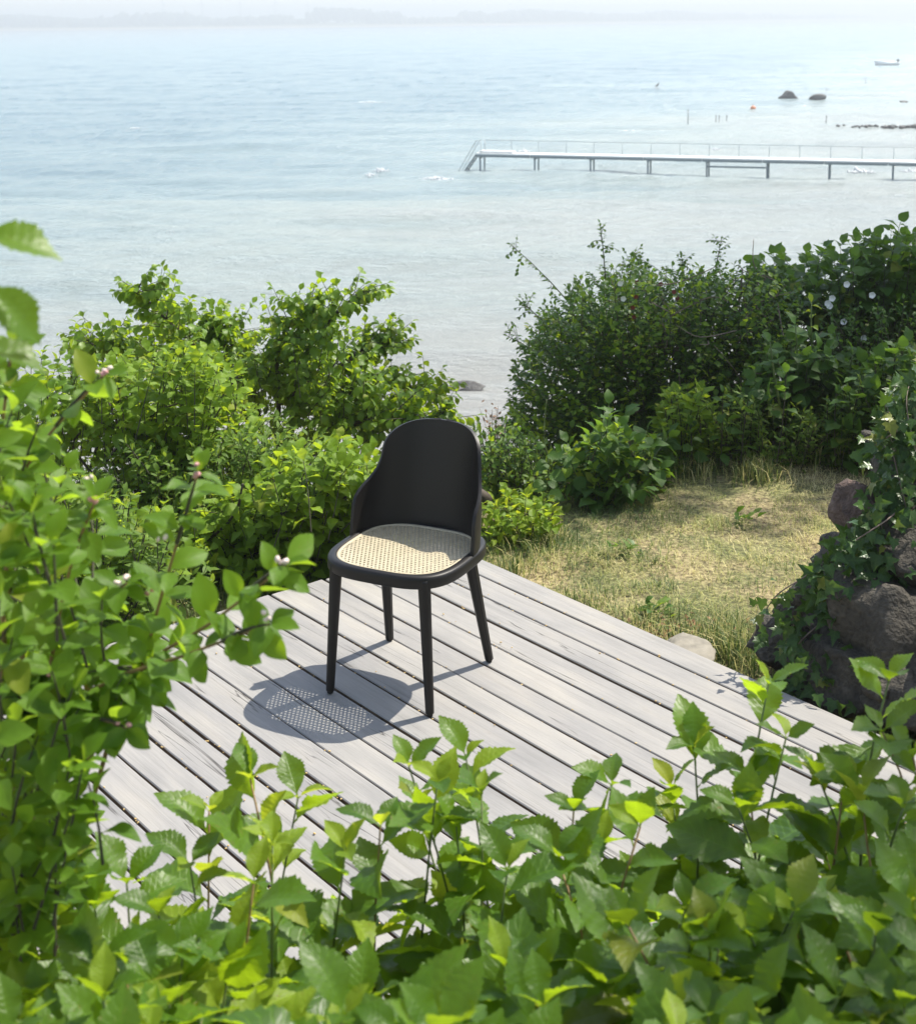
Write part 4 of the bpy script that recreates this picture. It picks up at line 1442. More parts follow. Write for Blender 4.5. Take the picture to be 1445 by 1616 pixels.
# ------------------------------------------------------------------ grass
def build_grass():
    rs = np.random.RandomState(21)
    mt, t, out = mat_new('grass_blade')
    a = N(t, 'ShaderNodeAttribute', attribute_name='rnd')
    c = ramp(t, a.outputs['Fac'], [(0., (.05, .10, .018)), (.28, (.10, .16, .03)), (.45, (.38, .40, .11)), (.7, (.64, .56, .25)), (1., (.76, .67, .38))])
    p = N(t, 'ShaderNodeBsdfPrincipled', i_Roughness=.6)
    L(t, c, p.inputs['Base Color'])
    tr = N(t, 'ShaderNodeBsdfTranslucent')
    L(t, c, tr.inputs['Color'])
    mx = N(t, 'ShaderNodeMixShader')
    mx.inputs[0].default_value = .35
    L(t, p.outputs[0], mx.inputs[1])
    L(t, tr.outputs[0], mx.inputs[2])
    L(t, mx.outputs[0], out.inputs[0])

    def blades(x, y, ln, wd, green, lean=.8):
        n = len(x)
        z = ground(x, y)
        P = np.stack([x, y, z - .005], -1)
        az = rs.rand(n) * 6.28
        d = np.stack([np.cos(az), np.sin(az), np.zeros(n)], -1)
        s = np.stack([-np.sin(az), np.cos(az), np.zeros(n)], -1)
        lb = (rs.rand(n) ** .7 * lean)[:, None]
        up = np.array([0, 0, 1.0])
        l_ = ln[:, None]
        p1 = P + (up * np.maximum(.55 - .12 * lb, .2) + d * lb * .3) * l_
        p2 = P + (up * np.maximum(.95 - .48 * lb, .12) + d * lb * .85) * l_
        w_ = wd[:, None]
        V = np.stack([P - s * w_, P + s * w_, p1 - s * w_ * .75, p1 + s * w_ * .75, p2], 1).reshape(-1, 3)
        k = np.arange(n)[:, None] * 5
        return V, np.concatenate([k + [[0, 1, 3, 2]]]), np.concatenate([k + [[2, 3, 4]]]), np.repeat(green, 5)
    Vs, Q, Tr, A, off = [], [], [], [], 0

    def push(b):
        nonlocal off
        V, q, tr_, a_ = b
        Vs.append(V)
        Q.append(q + off)
        Tr.append(tr_ + off)
        A.append(a_)
        off += len(V)
    # turf right of the deck
    n = 150000
    x = rs.uniform(-.1, 3.6, n)
    y = rs.uniform(3.8, 8.6, n)
    u, o = uo(x, y)
    dens = .35 + .65 * (vnoise(x * 3, y * 3) > .36)
    bare = vnoise(x * 2.2 + 7, y * 2.2 + 3) < .2
    soil = np.hypot((x - .86) / .17, (y - 5.02) / .11) < 1 + .3 * rs.randn(n)
    k = (o < -.015) & ~soil & (rs.rand(n) < dens) & ~(bare & (rs.rand(n) < .6)) & (-o < .75 + 4 * sst(1.5, .9, u)) & (u < 2.3)
    x, y, o, u = x[k], y[k], o[k], u[k]
    gn = vnoise(x * 1.6 + 3, y * 1.6) * .7 + vnoise(x * 6, y * 6 + 5) * .45
    gr = np.clip(.74 - (gn - .30) * 1.1 + rs.randn(len(x)) * .17 - .28 * sst(6.8, 7.5, y), 0, 1)
    push(blades(x, y, rs.uniform(.02, .075, len(x)) * (.45 + 1.1 * vnoise(x * 5, y * 5)) * (1 + .6 * sst(7, 7.6, y)), rs.uniform(.0008, .0017, len(x)), gr, 1.75))
    # taller tufts by the deck edge and the boulders
    for (cx_, cy_, nn, hh) in [(.93, 4.93, 420, .17), (1.02, 4.8, 260, .2), (.74, 5.05, 160, .12), (.5, 5.35, 120, .10), (.2, 5.75, 200, .14), (.35, 6.0, 240, .14), (1.5, 6.9, 300, .16), (1.9, 7.2, 400, .2), (2.3, 7.3, 400, .22), (1.2, 7.0, 260, .15)]:
        x = cx_ + rs.randn(nn) * .07
        y = cy_ + rs.randn(nn) * .07
        u, o = uo(x, y)
        kk = o < -.01
        x, y = x[kk], y[kk]
        push(blades(x, y, rs.uniform(.5, 1.1, len(x)) * hh, rs.uniform(.0012, .0026, len(x)), np.clip(rs.rand(len(x)) ** 1.3 * .8, 0, 1), .9))
    # green grass behind and left of the deck
    n = 26000
    x = rs.uniform(-2.6, .1, n)
    y = rs.uniform(3.6, 6.4, n)
    u, o = uo(x, y)
    k = (u < -.02) | (o > 2.75)
    x, y = x[k], y[k]
    push(blades(x, y, rs.uniform(.05, .16, len(x)), rs.uniform(.0012, .0026, len(x)), np.clip(.1 + .3 * rs.rand(len(x)), 0, 1), .9))
    me = new_mesh('grass', np.concatenate(Vs), [np.concatenate(Q), np.concatenate(Tr)], attr=np.concatenate(A))
    o = link('grass', me, mt, kind='stuff')
    tag(o, 'short dry straw-coloured grass with green tufts beside the deck', 'grass')
    # dead leaves in the bare spot at the deck's edge
    mb = MB()
    for q in range(110):
        P = np.array([.86 + rs.randn() * .12, 5.02 + rs.randn() * .07, 0])
        uu, oo = uo(P[0], P[1])
        if oo > -.02:
            continue
        P[2] = ground(P[0:1], P[1:2])[0] + .012 + rs.rand() * .01
        a_ = rs.rand() * 6.28
        s_ = rs.uniform(.008, .018)
        u = np.array([math.cos(a_), math.sin(a_), rs.randn() * .3])
        v = np.array([-math.sin(a_), math.cos(a_), rs.randn() * .4])
        mb.add(np.array([P - u * s_, P - v * s_ * .5 + [0, 0, .004], P + u * s_, P + v * s_ * .5 + [0, 0, .004]]), [[[0, 1, 2, 3]]])
    o = link('leaf_litter', mb.mesh('leaf_litter'), simple('dead_leaf', (.22, .12, .05), .85, noise=.5, nscale=60), kind='stuff')
    tag(o, 'dry brown leaf litter in the bare spot by the deck edge', 'leaf litter')


build_grass()


def build_lawn_weeds():
    for (x, y, n, lb) in [(1178, 822, 16, 'small green rosette weed in the middle of the dry lawn'), (1240, 735, 20, 'low green weed on the lawn near the shaded clump'),
                          (985, 880, 12, 'small weed sprig on the lawn near the left end of the deck edge'), (1030, 975, 18, 'light green weed growing against the deck edge before the pale stone'),
                          (1330, 800, 12, 'small weed at the foot of the reddish boulder')]:
        p0 = on(np.array(float(x)), np.array(float(y)), -.16)
        b = g3(p0[0], p0[1])
        pl = Plant('lawn_weed', lb, 'weed', b)
        for q in range(n):
            a = R.rand() * 6.28
            d = np.array([math.cos(a), math.sin(a), R.uniform(.3, 1.2)])
            pl.leaf((T['weed'] + T['rose'])[R.randint(4)], b + np.array([R.randn() * .03, R.randn() * .03, R.uniform(0, .05)]), d, np.array([0, 0, 1.0]) + R.randn(3) * .3, R.uniform(.9, 1.6))
        pl.finish()


build_lawn_weeds()


# ------------------------------------------------------------------ boulder wall with ivy
def blob(c, r, seed, squash=(1, 1, .8), sub=3, rough=.34):
    import bmesh
    bm = bmesh.new()
    bmesh.ops.create_icosphere(bm, subdivisions=sub, radius=1.0)
    V = np.array([v.co[:] for v in bm.verts])
    Fc = np.array([[v.index for v in f.verts] for f in bm.faces])
    bm.free()
    rs = np.random.RandomState(seed)
    # facets: clamp against random planes, then roughen
    for q in range(11):
        nrm = norm(rs.randn(3))
        dd = V @ nrm
        lim = rs.uniform(.52, .86)
        V = V - np.clip(dd - lim, 0, None)[:, None] * nrm * .85
    ph = rs.rand(3, 3) * 9
    for f, a in ((2.1, rough * .5), (5.3, rough * .25), (11., rough * .12)):
        V = V * (1 + a * (np.sin(V @ (rs.randn(3) * f) + ph[0, 0]) * np.sin(V @ (rs.randn(3) * f) + ph[1, 1]))[:, None])
    if sub > 2:
        V = V * (1 + .010 * rs.randn(len(V), 1))
    V = V * np.asarray(squash) * r
    a = rs.rand() * 6.28
    Rz = np.array([[math.cos(a), -math.sin(a), 0], [math.sin(a), math.cos(a), 0], [0, 0, 1]])
    return V @ Rz.T + np.asarray(c), Fc


def rock_mat(name, c0, c1, c2):
    m, t, out = mat_new(name)
    tc = N(t, 'ShaderNodeTexCoord')
    oi = N(t, 'ShaderNodeObjectInfo')
    n1 = N(t, 'ShaderNodeTexNoise', i_Scale=9.0, i_Detail=8.0, i_Roughness=.65)
    n2 = N(t, 'ShaderNodeTexNoise', i_Scale=70.0, i_Detail=5.0)
    L(t, tc.outputs['Object'], n1.inputs['Vector'])
    L(t, tc.outputs['Object'], n2.inputs['Vector'])
    c = ramp(t, n1.outputs[0], [(.3, c0), (.5, c1), (.7, c2)])
    c = mixc(t, .45, c, ramp(t, n2.outputs[0], [(.3, (.35, .33, .32)), (.6, (1.1, 1.1, 1.1))]), 'MULTIPLY')
    p = N(t, 'ShaderNodeBsdfPrincipled', i_Roughness=.85)
    L(t, c, p.inputs['Base Color'])
    b_ = N(t, 'ShaderNodeBump', i_Strength=1.0, i_Distance=.03)
    L(t, math_n(t, 'ADD', n1.outputs[0], math_n(t, 'MULTIPLY', n2.outputs[0], .4)), b_.inputs['Height'])
    L(t, b_.outputs[0], p.inputs['Normal'])
    L(t, p.outputs[0], out.inputs[0])
    return m


M_ROCK = rock_mat('grey_rock', (.03, .026, .02), (.07, .06, .045), (.14, .122, .095))
M_ROCKR = rock_mat('reddish_rock', (.05, .032, .026), (.13, .085, .065), (.22, .16, .13))
M_ROCKW = rock_mat('sea_rock', (.05, .048, .045), (.11, .105, .10), (.2, .2, .19))


def build_wall():
    b = g3(1.32, 4.75)
    root = thing('boulder_wall', 'dry wall of rough boulders overgrown with ivy at the right end of the deck', 'wall', b)
    # px x, px y, depth, radius, reddish, squash
    st = [(1228, 1015, 4.72, .105, 0, (1.0, .9, .75)), (1283, 952, 4.72, .125, 0, (1, .9, .85)), (1338, 880, 4.75, .12, 0, (1.1, .9, .7)),
          (1362, 806, 4.85, .105, 1, (.9, .9, 1.0)), (1405, 728, 5.0, .12, 1, (.8, .9, 1.1)), (1345, 1058, 4.42, .17, 0, (1.2, .8, .72)),
          (1425, 985, 4.45, .19, 1, (1.1, .9, .9)), (1440, 870, 4.6, .17, 0, (1, .9, .9)), (1385, 930, 4.65, .13, 0, (1, .9, .9)),
          (1450, 770, 4.85, .16, 0, (1, .9, 1)), (1300, 1025, 4.62, .12, 0, (1, .9, .8)), (1470, 1095, 4.25, .2, 0, (1.2, .8, .7)),
          (1520, 950, 4.5, .22, 0, (1, 1, 1)), (1530, 800, 4.8, .22, 0, (1, 1, 1)), (1470, 690, 5.1, .16, 0, (1, .9, 1)),
          (1410, 1085, 4.30, .11, 0, (1.1, .9, .7)), (1265, 1030, 4.6, .07, 0, (1, 1, .8)), (1310, 985, 4.6, .07, 0, (1, 1, .8)), (1560, 1050, 4.3, .22, 0, (1, 1, 1))]
    for i, (x, y, Yv, r, red, sq) in enumerate(st):
        c = at(np.array(float(x)), np.array(float(y)), Yv - .10)
        V, Fc = blob((0, 0, 0), r * 1.12, 100 + i, sq, sub=4)
        link('stone', new_mesh('stone', V, [Fc], smooth=True), M_ROCKR if i == 3 else M_ROCK, root, loc=c - b)
    # ivy climbing on the stones
    b2 = g3(1.5, 4.55)
    pl = Plant('ivy', 'dark ivy trailing over the boulder wall at the right edge, lit at its top', 'ivy', b2)
    strands = [[(1300, 1120), (1290, 1060), (1260, 1010), (1245, 960)], [(1330, 1120), (1330, 1010), (1300, 950), (1320, 880)], [(1390, 1130), (1370, 1000), (1350, 920), (1345, 840)],
               [(1440, 1130), (1420, 1020), (1400, 900), (1385, 780)], [(1460, 1000), (1440, 850), (1410, 720), (1400, 640)], [(1470, 900), (1450, 740), (1430, 640), (1440, 590)],
               [(1300, 1100), (1340, 1090), (1400, 1080), (1450, 1060)], [(1250, 1080), (1300, 1095), (1350, 1110), (1400, 1120)], [(1310, 880), (1270, 910), (1220, 945), (1185, 1010)],
               [(1440, 900), (1390, 910), (1340, 960), (1310, 985)], [(1445, 660), (1400, 690), (1375, 705), (1360, 712)], [(1240, 1060), (1265, 1010), (1330, 960), (1380, 940)],
               [(1420, 800), (1400, 820), (1340, 860), (1290, 905)], [(1400, 980), (1350, 985), (1300, 1000), (1260, 1040)]]
    for s_ in strands:
        Yv = 4.38 + np.array([.12, .04, .05, .1]) + R.randn(4) * .04
        pts = [at(np.array(float(x)), np.array(float(y)), Yv[i] + (.25 * (900 - min(y, 900)) / 300)) for i, (x, y) in enumerate(s_)]
        P = pl.limb(pts, .0035, .0015, name='vine', mat=M_TWIG, seg=5)
        for p_ in P:
            for q in range(2):
                d = np.array([R.randn() * .8, -.5 + R.randn() * .4, R.randn() * .7 - .3])
                off = R.randn(3) * [.03, .02, .03]
                pl.leaf(T['ivy'][R.randint(3)], p_ + off, d, np.array([-.25, -.8, .6]) + R.randn(3) * .35, R.uniform(.5, 1.1))
    x, y = sample_poly([(1215, 1000), (1300, 890), (1350, 800), (1385, 700), (1390, 650), (1420, 600), (1510, 570), (1510, 1130), (1330, 1125), (1245, 1085)], 1300)
    x2, y2 = sample_poly([(1290, 910), (1510, 860), (1510, 1120), (1330, 1110)], 300)
    x, y = np.r_[x, x2], np.r_[y, y2]
    keep = np.array([vnoise(np.array(a / 55.), np.array(c / 55.)) > .42 or c < 740 or c > 1085 for a, c in zip(x, y)])
    for a, c in zip(x[keep], y[keep]):
        Yv = 4.44 + .30 * max(0, (900 - c) / 300) - .12 * max(0, (c - 950) / 150) + R.randn() * .05
        pl.leaf(T['ivy'][R.randint(3)], at(np.array(a), np.array(c), Yv), np.array([R.randn() * .8, -.5, R.randn() * .6 - .4]), np.array([-.3, -.8, .6]) + R.randn(3) * .35, R.uniform(.5, 1.2))
    fill_bush(pl, [(1385, 690), (1395, 620), (1430, 580), (1520, 560), (1520, 720), (1420, 740)], (4.7, 5.2), 60, (.1, .2), T['ivy'] + T['weed'], 7, size=(.7, 1.1), center=(1460, 800), up=.7)
    pl.finish(twigmat=M_TWIG)
    # pale slab at the deck's edge
    c = on(np.array(1085.), np.array(1012.), -.02)
    V, Fc = blob((0, 0, 0), .13, 300, (1.2, .75, .16), sub=4, rough=.2)
    o = link('paving_stone', new_mesh('paving_stone', V, [Fc]), simple('pale_stone', (.22, .20, .16), .85, noise=.25, nscale=25, bump=.3), loc=c + np.array([0, .0, -.035]))
    tag(o, 'pale flat stone wedged against the right edge of the deck', 'stone')


build_wall()


# =================================================================== FOREGROUND SHRUBS
def fg_shoot(pl, P0, P1, size, young):
    """upright stem, opposite leaves held out flat, a star of small leaves at the tip"""
    Lh = np.linalg.norm(P1 - P0)
    mid = (P0 + P1) / 2 + np.array([R.randn() * .05, R.randn() * .05, .02])
    ts = np.linspace(0, 1, 8)[:, None]
    pts = (1 - ts) ** 2 * P0 + 2 * ts * (1 - ts) * mid + ts ** 2 * P1
    mb = MB()
    mb.tube(pts, np.linspace(.0038, .0014, 8), 6)
    pl.stems.append((mb, M_STEM_G if R.rand() < .75 else M_STEM_O))
    n = max(5, int(Lh / .047))
    a = R.rand() * 6.28
    for i in range(n):
        t = .22 + .76 * (i + .5) / n
        P = (1 - t) ** 2 * P0 + 2 * t * (1 - t) * mid + t * t * P1
        a += 2.2 + R.randn() * .35
        hd = np.array([math.cos(a), math.sin(a), 0])
        el = math.radians(18 + 25 * (t > .85) + R.randn() * 16)
        d = hd * math.cos(el) + np.array([0, 0, math.sin(el)])
        sc = R.uniform(*size) * (1.0 if t < .8 else 1.0 - .38 * (t - .8) / .2)
        yg = R.rand() < young and t > .7
        pl.leaf((T['young'] if yg else T['elm'])[R.randint(3)], P, d, np.array([0, 0, 1.0]) + R.randn(3) * .33 - hd * .15, sc)
    for q in range(3):
        a += 2.1 + R.randn() * .2
        hd = np.array([math.cos(a), math.sin(a), 0])
        el = math.radians(R.uniform(30, 68))
        yg = R.rand() < young + .12
        pl.leaf((T['young'] if yg else T['elm'])[R.randint(2)], P1, hd * math.cos(el) + np.array([0, 0, math.sin(el)]), np.array([0, 0, .7]) - hd * .7 + R.randn(3) * .2, size[0] * R.uniform(.5, .9))


def fg(label, tips, fills, name='elm_shrub', group=None, young=.25, size=(.75, 1.35)):
    P1 = [at(np.array(float(x)), np.array(y + 45.), Yv) for x, y, Yv in tips]
    for poly, n, Yr in fills:
        x, y = sample_poly(poly, n)
        for a, c in zip(x, y):
            f = np.clip((c - 1380) / 300, 0, 1)
            P1.append(at(np.array(a), np.array(c), Yr[1] + (Yr[0] - Yr[1]) * f + R.randn() * .08))
    P1 = np.array(P1)
    cx_, cy_ = P1[:, 0].mean(), P1[:, 1].mean()
    b = g3(cx_, min(cy_, 2.0) - .1)
    pl = Plant(name, label, 'shrub', b, group)
    for i, p_ in enumerate(P1):
        base = np.array([b[0] + (p_[0] - b[0]) * .7 + R.randn() * .06, b[1] + (p_[1] - b[1]) * .7 + R.randn() * .06, 0])
        base[2] = min(float(ground(base[0:1], base[1:2])[0]), p_[2] - .3)
        fg_shoot(pl, base, p_, size, young)
    return pl


def build_foreground():
    pl = fg('serrated-leaf shrub with a bright yellow-green shoot before the left deck boards',
            [(395, 1185, 1.85), (330, 1235, 1.9), (470, 1215, 1.95), (430, 1290, 1.7), (545, 1300, 1.75), (300, 1320, 1.8), (400, 1350, 1.6)],
            [([(230, 1500), (560, 1520), (640, 1760), (200, 1760)], 21, (1.28, 1.7)), ([(200, 1470), (580, 1470), (620, 1700), (200, 1700)], 16, (1.8, 2.15))], young=.4)
    pl.finish()
    pl = fg('serrated-leaf shrub at the bottom below the chair with two tall dark leafy shoots',
            [(645, 1165, 1.95), (735, 1150, 2.0), (690, 1190, 1.85), (760, 1210, 1.9), (600, 1260, 1.8), (800, 1330, 1.75), (660, 1230, 2.0), (720, 1260, 1.9)],
            [([(560, 1530), (860, 1500), (900, 1760), (600, 1760)], 21, (1.28, 1.7)), ([(560, 1470), (880, 1450), (900, 1700), (580, 1700)], 18, (1.8, 2.15))], young=.08)
    pl.finish()
    pl = fg('serrated-leaf shrub in the lower right reaching over the deck boards',
            [(905, 1235, 1.95), (965, 1195, 2.0), (1095, 1135, 2.05), (1180, 1180, 1.95), (1010, 1260, 1.8), (1060, 1200, 2.1), (880, 1310, 1.8), (950, 1290, 1.9)],
            [([(830, 1470), (1120, 1430), (1160, 1760), (860, 1760)], 21, (1.28, 1.7)), ([(840, 1400), (1120, 1360), (1150, 1700), (860, 1700)], 20, (1.8, 2.2))], young=.06)
    pl.finish()
    pl = fg('serrated-leaf shrub whose shoot rises highest on the right in front of the boulder wall',
            [(1212, 1035, 2.1), (1240, 1120, 2.0), (1165, 1230, 1.85), (1290, 1180, 1.95), (1330, 1200, 1.9)],
            [([(1080, 1420), (1320, 1390), (1340, 1760), (1120, 1760)], 21, (1.28, 1.7)), ([(1080, 1330), (1320, 1300), (1340, 1700), (1100, 1700)], 20, (1.75, 2.2))], young=.06)
    pl.finish()
    pl = fg('leafy shrub in the lower right corner with an upright reddish stem',
            [(1402, 1030, 2.0), (1392, 1110, 1.9), (1440, 1150, 1.9), (1360, 1210, 1.85), (1425, 1230, 1.75)],
            [([(1300, 1390), (1520, 1340), (1560, 1760), (1300, 1760)], 21, (1.28, 1.7)), ([(1290, 1300), (1520, 1260), (1540, 1700), (1300, 1700)], 20, (1.75, 2.2))], young=.1)
    pl.finish()
    pl = fg('shaded serrated-leaf shrub in the lower left corner under the snowberry',
            [(200, 1350, 1.7), (60, 1350, 1.6), (150, 1390, 1.6), (250, 1400, 1.6)],
            [([(-80, 1480), (240, 1510), (280, 1760), (-80, 1760)], 21, (1.28, 1.7)), ([(-80, 1460), (240, 1480), (280, 1700), (-80, 1700)], 16, (1.7, 2.05))], young=.05)
    pl.finish()

    
# snowberry on the left
    b = g3(-.95, 1.75)
    pl = Plant('snowberry_bush', 'tall snowberry bush with oval leaves and small pink flowers along the left edge', 'bush', b)
    mains = [[(20, 1250), (10, 900), (40, 740), (165, 590)], [(150, 1250), (215, 1080), (255, 940), (312, 745)], [(60, 1250), (80, 1050), (110, 900), (150, 790)],
             [(140, 1200), (220, 1060), (330, 985), (450, 893)], [(60, 1220), (150, 1090), (290, 1035), (425, 985)], [(30, 1250), (70, 1120), (120, 1000), (200, 920)],
             [(0, 1150), (-20, 900), (0, 700), (20, 545)], [(30, 1250), (70, 1150), (130, 1130), (200, 1150)]]
    flowers = []
    for l in mains:
        Y1 = R.uniform(1.45, 1.75)
        pts = [b + [R.randn() * .22, R.randn() * .15, 0]] + [at(np.array(float(x)), np.array(float(y)), 1.75 + (Y1 - 1.75) * k / 3) for k, (x, y) in enumerate(l)]
        P = pl.limb(pts, .0042, .0015, name='stem', mat=M_STEM_O, seg=6)
        n = len(P)
        for k in range(6, n):
            tg = norm(P[min(k + 1, n - 1)] - P[k - 1])
            h = norm(np.cross(tg, [0, -.3, 1.0]))
            a = 1.57 * (k % 2)
            h2 = h * math.cos(a) + np.cross(tg, h) * math.sin(a)
            for sg in ((-1, 1) if R.rand() < .75 else (R.choice([-1, 1]),)):
                pl.leaf(T['snow'][R.randint(3)], P[k], h2 * sg + tg * .45 + R.randn(3) * .2, tg * .5 + np.array([0, -.2, .8]) + R.randn(3) * .35, R.uniform(.7, 1.15) * (1 if k < n * .8 else .85))
            if k < n * .5:
                for q in range(1):
                    d = norm(h * R.choice([-1, 1]) + tg * .4 + R.randn(3) * .4 + [0, 0, .2])
                    pl.shoot(P[k], P[k] + d * R.uniform(.06, .14), T['snow'], 5, size=(.6, 1.0), r=(.0015, .0008), spread=60, droop=.2)
            if R.rand() < .12:
                flowers.append(P[k] + R.randn(3) * .012)
        flowers.append(P[-1])
        pl.shoot(P[-4], P[-1], T['snow'], 5, size=(.7, 1.0))
    fill_bush(pl, [(-60, 640), (60, 640), (120, 760), (170, 850), (170, 900), (170, 1000), (130, 1080), (90, 1150), (-60, 1180)], (1.35, 1.9), 40, (.08, .18), T['snow'], 7, size=(.7, 1.1), center=(60, 1250), up=.5, r=(.002, .001))
    fill_bush(pl, [(-60, 1150), (100, 1190), (130, 1260), (180, 1320), (140, 1400), (60, 1440), (-60, 1450)], (1.7, 2.15), 60, (.08, .18), T['snow'], 7, size=(.6, 1.0), center=(60, 1450), up=.5, r=(.002, .001))
    fill_bush(pl, [(-60, 1120), (110, 1140), (150, 1230), (170, 1330), (100, 1420), (-60, 1440)], (1.45, 1.7), 36, (.08, .18), T['snow'], 7, size=(.65, 1.05), center=(50, 1480), up=.4, r=(.002, .001))
    M_PK = simple('pink_bud', (.62, .30, .30), .5, noise=.3, nscale=80)
    M_PW = simple('pale_bud', (.72, .58, .52), .5)
    for i, f in enumerate(flowers):
        mb = MB()
        for q in range(R.randint(2, 5)):
            c = f + R.randn(3) * .004 + [0, 0, .004]
            s_ = R.uniform(.0022, .0036)
            ts = np.linspace(0, 1, 5)
            d = norm(R.randn(3) + [0, -.3, .4])
            mb.tube(c + d * (ts[:, None] - .5) * s_ * 2.4, s_ * np.array([.35, .9, 1, .85, .4]), 6)
        link('flower_bud', mb.mesh('flower_bud', off=b), M_PK if i % 2 else M_PW, pl.root)
    pl.finish()

    # twig hanging in from the left, close to the lens
    b = at(np.array(-180.), np.array(430.), 1.15)
    base = g3(-1.55, 1.25)
    pl = Plant('overhanging_elm_branch', 'elm branch reaching in at the upper left edge with three big toothed leaves', 'branch', base)
    A = px3([(-200, 700), (-150, 520), (-90, 440), (-60, 360)], 1.1)
    pl.limb([base] + A, .0045, .0018, name='branch', mat=M_BARK)
    for (x, y, dx, dz, nx, ny, nz, sc) in [(-48, 372, 1, -.02, .1, -.55, 1, .62), (-35, 445, .8, -.62, .45, -.75, .6, .58), (-50, 548, 1, -.05, .1, -.3, 1, .55), (-110, 505, 1, -.2, .1, -.3, 1, .5)]:
        p_ = at(np.array(float(x)), np.array(float(y)), 1.1)
        pl.leaf(T['elm'][1], p_, np.array([dx, -.1, dz]), np.array([nx, ny, nz]), sc)
        pl.twigs.tube([p_ - [.04, 0, .01], p_], .001, 4)
    pl.finish(twigmat=M_STEM_G)


build_foreground()


# =================================================================== THINGS IN THE WATER
def build_jetty():
    steel = simple('galvanised_steel', (.17, .21, .22), .55)
    alu = simple('pale_walkway', (.72, .73, .71), .7, noise=.06, nscale=4)
    A = on(np.array(757.), np.array(268.), SEA)
    B = on(np.array(1408.), np.array(284.), SEA)
    d = B - A
    ax = norm(d)
    per = np.array([-ax[1], ax[0], 0])
    if per[1] < 0:
        per = -per
    Lh = np.linalg.norm(d)
    root = thing('bathing_jetty', 'long narrow bathing jetty on thin steel legs with a ladder at its seaward end', 'jetty', A)
    zt = .92
    step = Lh / 7.0
    n = 10
    Wd = 1.0

    def P(s, w_, z):
        return ax * s + per * w_ + np.array([0, 0, z])
    Rm = np.stack([ax, per, [0, 0, 1]], 1)
    for k in range(n):
        mb = MB()
        mb.box(P((k + .5) * step - .25, Wd / 2, zt), (step / 2 - .015, Wd / 2, .05), Rm)
        link('walkway_panel', mb.mesh('walkway_panel', smooth=False), alu, root)
        mb = MB()
        for w_ in (.02, Wd - .02):
            mb.box(P((k + .5) * step - .25, w_, zt - .1), (step / 2 - .015, .035, .07), Rm)
        link('edge_beam', mb.mesh('edge_beam', smooth=False), steel, root)
    for k in range(n + 1):
        s = k * step
        for w_ in (.08, Wd - .08):
            mb = MB()
            mb.tube([P(s, w_, -1.6), P(s, w_, zt - .06)], .048, 8)
            link('leg', mb.mesh('leg'), steel, root)
        mb = MB()
        mb.box(P(s, Wd / 2, zt - .2), (.04, Wd / 2 + .05, .05), Rm)
        link('crossbeam', mb.mesh('crossbeam', smooth=False), steel, root)
        mb = MB()
        mb.tube([P(s, .12, zt - .2), P(s + .45, .12, zt - .08)], .03, 5)
        link('brace', mb.mesh('brace'), steel, root)
    thin = simple('rail_steel', (.33, .37, .38), .5)
    for k in range(2 * n + 1):
        s = k * step / 2
        mb = MB()
        mb.tube([P(s, Wd - .04, zt), P(s, Wd - .04, zt + .72)], .02, 6)
        link('railing_post', mb.mesh('railing_post'), thin, root)
    mb = MB()
    mb.tube([P(0, Wd - .04, zt + .72), P(n * step, Wd - .04, zt + .72)], .018, 6)
    link('handrail', mb.mesh('handrail'), thin, root)
    # ladder at the free end
    la = link('ladder', None, None, root)
    mb = MB()
    for w_ in (.2, .8):
        mb.tube([P(-.25, w_, zt), P(-1.15, w_, -.35)], .05, 6)
    for q in range(5):
        f = (q + .5) / 5
        mb.tube([P(-.25 - .9 * f, .2, zt - 1.27 * f), P(-.25 - .9 * f, .8, zt - 1.27 * f)], .035, 5)
    bpy.data.objects.remove(la)
    la = link('ladder', mb.mesh('ladder'), steel, root)
    for w_ in (.12, .88):
        mb = MB()
        mb.tube([P(.05, w_, zt), P(.02, w_, zt + .75), P(-.25, w_, zt + .75), P(-1.3, w_, -.05), P(-1.3, w_, -.5)], .022, 6)
        link('ladder_rail', mb.mesh('ladder_rail'), thin, root)
    # lower landing between two leg pairs
    mb = MB()
    mb.box(P(4.5 * step, .0, zt - .42), (step / 2 - .05, .06, .04), Rm)
    link('landing_beam', mb.mesh('landing_beam', smooth=False), steel, root)
    mb = MB()
    mb.box(P(.9, Wd / 2, zt + .12), (1.0, .28, .05), Rm)
    for s in (.1, 1.7):
        mb.box(P(s, Wd / 2, zt + .06), (.05, .2, .03), Rm)
    link('bench', mb.mesh('bench', smooth=False), alu, root)


build_jetty()


